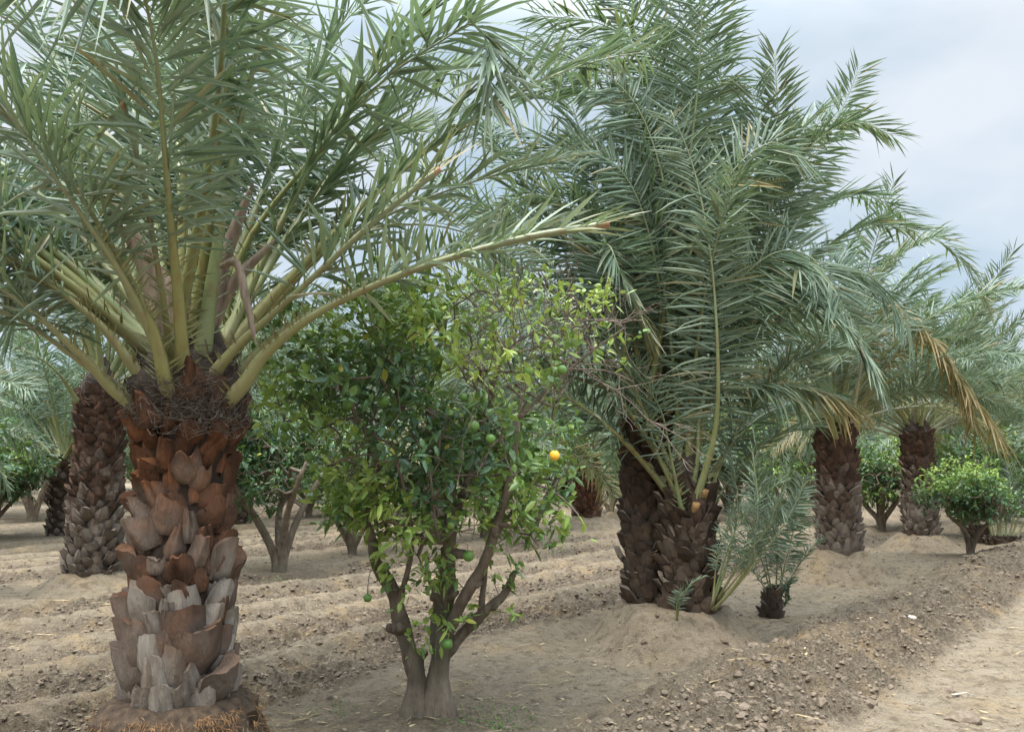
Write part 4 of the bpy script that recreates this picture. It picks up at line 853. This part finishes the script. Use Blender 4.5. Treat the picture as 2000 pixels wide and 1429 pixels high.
# fruit
fm = MB(); nlat, nlon = 10, 14; vs_ = []
for i in range(nlat + 1):
    for j in range(nlon): a, b = math.pi * i / nlat, 2 * math.pi * j / nlon; vs_.append((math.sin(a) * math.cos(b), math.sin(a) * math.sin(b), .96 * math.cos(a) - .06 * math.exp(-(a / .25) ** 2)))
i = (np.arange(nlat)[:, None] * nlon + np.arange(nlon)[None]); j2 = np.arange(nlat)[:, None] * nlon + (np.arange(nlon)[None] + 1) % nlon
fm.add(np.array(vs_), None, np.stack([i, i + nlon, j2 + nlon, j2], -1).reshape(-1, 4)); FG = fm.mesh('fruit', M['green'], True); FR = fm.mesh('fruit', M['ripe'], True)
st = MB(); tube(st, np.array([(0, 0, .9), (.05, 0, 1.4), (.0, .1, 2.2)]), [.09, .06, .06], 5)
STM = st.mesh('fruit_stem', M['twig'])
for (x, y, Y, d) in ((652, 717, 4.75, 20), (669, 730, 4.74, 20), (681, 790, 4.8, 22), (750, 784, 4.72, 21), (557, 833, 4.9, 19), (556, 853, 4.9, 17), (568, 718, 4.9, 18), (851, 614, 4.75, 22), (748, 588, 4.8, 18), (1032, 725, 4.62, 19), (1083, 724, 4.7, 15), (1098, 722, 4.62, 18), (925, 832, 4.58, 21), (958, 857, 4.58, 18), (873, 1257, 5.05, 20), (718, 1167, 5.0, 15), (720, 690, 4.9, 16), (603, 893, 4.9, 17), (915, 1085, 4.95, 20), (790, 620, 4.8, 16), (905, 775, 4.7, 14), (700, 850, 4.85, 15)):
    f = link('fruit', FG, cit, P(x, y, Y), (rng.uniform(0, .4), rng.uniform(0, .4), rng.uniform(0, 6)), d / 2 / FPX * Y * 1.12); s = bpy.data.objects.new('fruit_stem', STM); COL.objects.link(s); s.parent = f
f = link('fruit', FR, cit, P(1083, 889, 4.6), (.2, .1, 0), 21 / 2 / FPX * 4.6); f['label'] = 'ripe yellow orange fruit'; s = bpy.data.objects.new('fruit_stem', STM); COL.objects.link(s); s.parent = f

# ---- other orange trees: a few shapes, copied
def orange_kind(H, W, n, limbs, seed, L=.075, nl=9, lo=.35):
    global rng
    rng = np.random.default_rng(seed); tb = MB(); nodes = []; rf = []
    for i in range(limbs):
        a = 2 * math.pi * i / limbs + rng.normal(0, .3); r = W * .55; b = np.array((math.cos(a), math.sin(a), 0.)); z1 = H * .62
        pth = catmull([b * .02 + (0, 0, -.1), b * .05 + (0, 0, .18), b * r * .45 + (0, 0, H * .3) + rng.normal(0, .03, 3), b * r * .8 + (0, 0, H * .5) + rng.normal(0, .05, 3), b * r + (0, 0, z1)], 16); rad = np.linspace(.055, .014, 16); rad[:3] *= (1.3, 1.15, 1.05)
        tube(tb, pth, rad, 8, 1, (0, 1, .1), 0, None, True, .04)
        for k in range(6, 16, 2): nodes.append(pth[k]); rf.append(rad[k])
    pts = []
    lob = [(nrm(rng.normal(0, 1, 3)) * .55, rng.uniform(.4, .62)) for _ in range(9)]
    while len(pts) < n:
        c, s = lob[rng.integers(9)]; v = c + nrm(rng.normal(0, 1, 3)) * s * rng.random() ** .4; q = np.array((v[0] * W * .85, v[1] * W * .85, H * (.5 + lo * .5) + v[2] * H * (1 - lo) * .5))
        if q[2] > H * lo * .8: pts.append(q)
    pts = np.array(pts); nd, pr, tips = grow(nodes, [-1] * len(nodes), pts); tree_mesh(tb, nd, pr, len(nodes), rf, .003, 2.2, 4)
    tp = nd[tips]; td = nrm(tp - nd[[pr[t] for t in tips]] + (0, 0, .05)); fo = MB()
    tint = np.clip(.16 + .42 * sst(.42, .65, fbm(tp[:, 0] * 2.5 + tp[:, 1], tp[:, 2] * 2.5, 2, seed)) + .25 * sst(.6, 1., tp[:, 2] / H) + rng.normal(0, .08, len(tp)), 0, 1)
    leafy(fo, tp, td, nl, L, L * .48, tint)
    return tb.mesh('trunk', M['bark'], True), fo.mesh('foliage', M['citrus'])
K = [orange_kind(1.9, 1.05, 620, 4, 101, lo=.30), orange_kind(1.6, 1.08, 640, 3, 102, lo=.33), orange_kind(2.0, 1.15, 600, 5, 103, nl=8, lo=.2), orange_kind(1.75, 1.05, 600, 4, 104, lo=.22)]
rng = np.random.default_rng(99)
def orange(xy, k, label, group, rz=0., s=1.):
    root = thing('orange_tree', (xy[0], xy[1], gz(*xy) - .02), label, 'orange tree', group)
    link('trunk', K[k][0], root, root.location, (0, 0, rz), s); link('foliage', K[k][1], root, root.location, (0, 0, rz), s); return root
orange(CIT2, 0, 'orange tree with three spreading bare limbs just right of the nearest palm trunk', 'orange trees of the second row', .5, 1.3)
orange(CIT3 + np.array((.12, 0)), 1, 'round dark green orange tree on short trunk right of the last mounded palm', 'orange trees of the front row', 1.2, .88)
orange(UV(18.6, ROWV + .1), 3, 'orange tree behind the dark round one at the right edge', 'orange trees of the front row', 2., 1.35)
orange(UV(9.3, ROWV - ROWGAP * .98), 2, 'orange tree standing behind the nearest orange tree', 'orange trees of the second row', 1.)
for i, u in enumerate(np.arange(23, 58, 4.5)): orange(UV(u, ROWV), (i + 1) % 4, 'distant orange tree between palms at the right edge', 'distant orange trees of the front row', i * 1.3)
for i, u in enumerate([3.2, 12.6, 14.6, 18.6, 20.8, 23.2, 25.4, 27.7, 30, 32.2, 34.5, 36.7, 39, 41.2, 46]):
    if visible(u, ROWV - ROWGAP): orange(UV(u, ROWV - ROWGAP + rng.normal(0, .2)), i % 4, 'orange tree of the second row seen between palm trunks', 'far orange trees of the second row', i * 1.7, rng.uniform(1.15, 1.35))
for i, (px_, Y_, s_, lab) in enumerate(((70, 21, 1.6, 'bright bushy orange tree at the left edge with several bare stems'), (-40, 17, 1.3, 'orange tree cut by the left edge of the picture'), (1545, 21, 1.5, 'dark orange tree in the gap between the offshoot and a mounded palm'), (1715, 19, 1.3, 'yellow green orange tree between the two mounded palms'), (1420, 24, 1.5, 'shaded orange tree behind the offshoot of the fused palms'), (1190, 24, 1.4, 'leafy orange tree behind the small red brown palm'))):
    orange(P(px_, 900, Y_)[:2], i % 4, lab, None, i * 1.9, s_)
for row, nm in ((2, 'third'), (3, 'fourth'), (4, 'fifth'), (5, 'sixth'), (7, 'seventh')):
    for i, u in enumerate(np.arange(-8, 60, 3.4)):
        u2 = u + row * 1.3 + 2.2 + rng.normal(0, .3); v2 = ROWV - ROWGAP * row
        if visible(u2, v2, 1.1):
            orange(UV(u2, v2), (i + row) % 4, f'background orange tree of the {nm} row in the shade', f'background orange trees of the {nm} row', i * 1.1, rng.uniform(1.1, 1.4))

# ---- small things at the right edge and on the ground
xy = P(1912, 1060, 15.6)[:2]; stp = simple_trunk(.34, .15, 36, (0, 0), .2, .7)
r_ = thing('palm_stump', (xy[0], xy[1], gz(*xy) - .03), 'low dark palm stump behind the round orange tree', 'stump'); link('trunk', stp.mesh('trunk', M['boot_dark']), r_, r_.location)
x, y = P(1958, 1075, 15.2)[:2]; z = gz(x, y); hs = lambda dx, dz, dy=0: np.array((x + dx, y + dy, z + dz))
offshoot(x, y, z, 'bushy cluster of young palm leaves with dark foot at the right edge', [dict(pts=[hs(a * .25, .02), hs(a * .55, .5), hs(a * .9, 1.0, b * .3), hs(a * 1.3, 1.3, b * .6)], n=36, s0=.2, L=.28, wd=.016, r0=.025) for a, b in ((-.35, -1), (-.15, 1), (0, -1), (.2, 0), (.4, 1), (.6, -1), (.85, 0), (-.5, 0))], stub=simple_trunk(.14, .24, 40, (0, 0), .1, .6))

def lump_thing(name, px_, py_, r, label, cat, mat='clod', seed=0, flat=.6):
    Y = 2598 / (py_ - 890); x, y, _ = P(px_, py_, Y); r_ = np.random.default_rng(seed); v = ICO_V.copy(); f = ICO_F
    # one subdivision, then knock the corners about
    e = {}; v = list(v); nf = []
    def mid(a, b):
        k = (min(a, b), max(a, b))
        if k not in e: e[k] = len(v); v.append(nrm((v[a] + v[b]) / 2))
        return e[k]
    for a, b, c in f: ab, bc, ca = mid(a, b), mid(b, c), mid(c, a); nf += [(a, ab, ca), (b, bc, ab), (c, ca, bc), (ab, bc, ca)]
    v = np.array(v) * (1 + .42 * (r_.random((len(v), 1)) - .5)) * np.array((r * 1.3, r, r * flat)); mb = MB(); mb.add(v, nf)
    return tag(mb.build(name, M[mat], None, False, (0, 0, 0)), label, cat), (x, y)
for i, (a, b, r, lab) in enumerate(((1455, 1354, .045, 'dark round clod lying alone on the smooth soil'), (1407, 1398, .05, 'dark clod near the bottom edge left of the road'), (1755, 1252, .055, 'dark angular clod on the bank below the pale stone'), (1880, 1378, .075, 'low brown clod of dirt on the pale road'))):
    o, (x, y) = lump_thing('soil_clod', a, b, r, lab, 'clod', 'clod', i); o.location = (x, y, gz(x, y) + r * .2)
for i, (a, b, r, lab) in enumerate(((1778, 1226, .05, 'pale flat stone on the bank beside the road'), (1600, 1383, .035, 'small pale stone at the foot of the bank'))):
    o, (x, y) = lump_thing('stone', a, b, r, lab, 'stone', 'pale', 20 + i, .4); o.location = (x, y, gz(x, y) + r * .3)
def stick(a, b, r, label, mat, name):
    Ya, Yb = 2598 / (a[1] - 890), 2598 / (b[1] - 890); A, B_ = P(*a, Ya), P(*b, Yb); pts = []
    for t in np.linspace(0, 1, 7): q = A + (B_ - A) * t; q[2] = gz(q[0], q[1]) + r + .012 * math.sin(t * 3.1); pts.append(q + rng.normal(0, .004, 3))
    mb = MB(); tube(mb, np.array(pts), np.linspace(r, r * .5, 7), 6, .5); o = mb.build(name, M[mat], None, True, pts[0]); tag(o, label, 'stick')
stick((1858, 1337), (1902, 1336), .011, 'bleached stick lying on the pale road', 'pale', 'fallen_stick')
stick((790, 1395), (815, 1391), .006, 'short dark twig on the soil below the forked trunk', 'twig', 'fallen_stick')
stick((1215, 1367), (1240, 1367), .007, 'dark twig on smooth soil right of the forked trunk', 'twig', 'fallen_stick')
# weeds
wd_ = MB()
for (a, b, n, s) in ((550, 1125, 60, .05), (960, 1388, 90, .035), (660, 1362, 50, .03), (1000, 1375, 60, .03), (860, 1392, 40, .03), (180, 1420, 60, .04)):
    Y = 2598 / (b - 890); c = P(a, b, Y); p = np.stack([c[0] + rng.normal(0, .10, n), c[1] + rng.normal(0, .10, n), np.zeros(n)], 1); p[:, 2] = height(p[:, 0], p[:, 1])
    d = nrm(rng.normal(0, .6, (n, 3)) + np.array((0, 0, .9))); d[:, 2] = np.abs(d[:, 2]); W = nrm(np.cross(d, rng.normal(0, 1, (n, 3)))); blades(wd_, p, d, W, s * rng.uniform(.5, 1.3, n), s * .28, tint=rng.uniform(.3, .7, n), droop=.3)
tag(wd_.build('weeds', M['citrus']), 'thin green weeds scattered on the bare soil', 'weeds', kind='stuff')
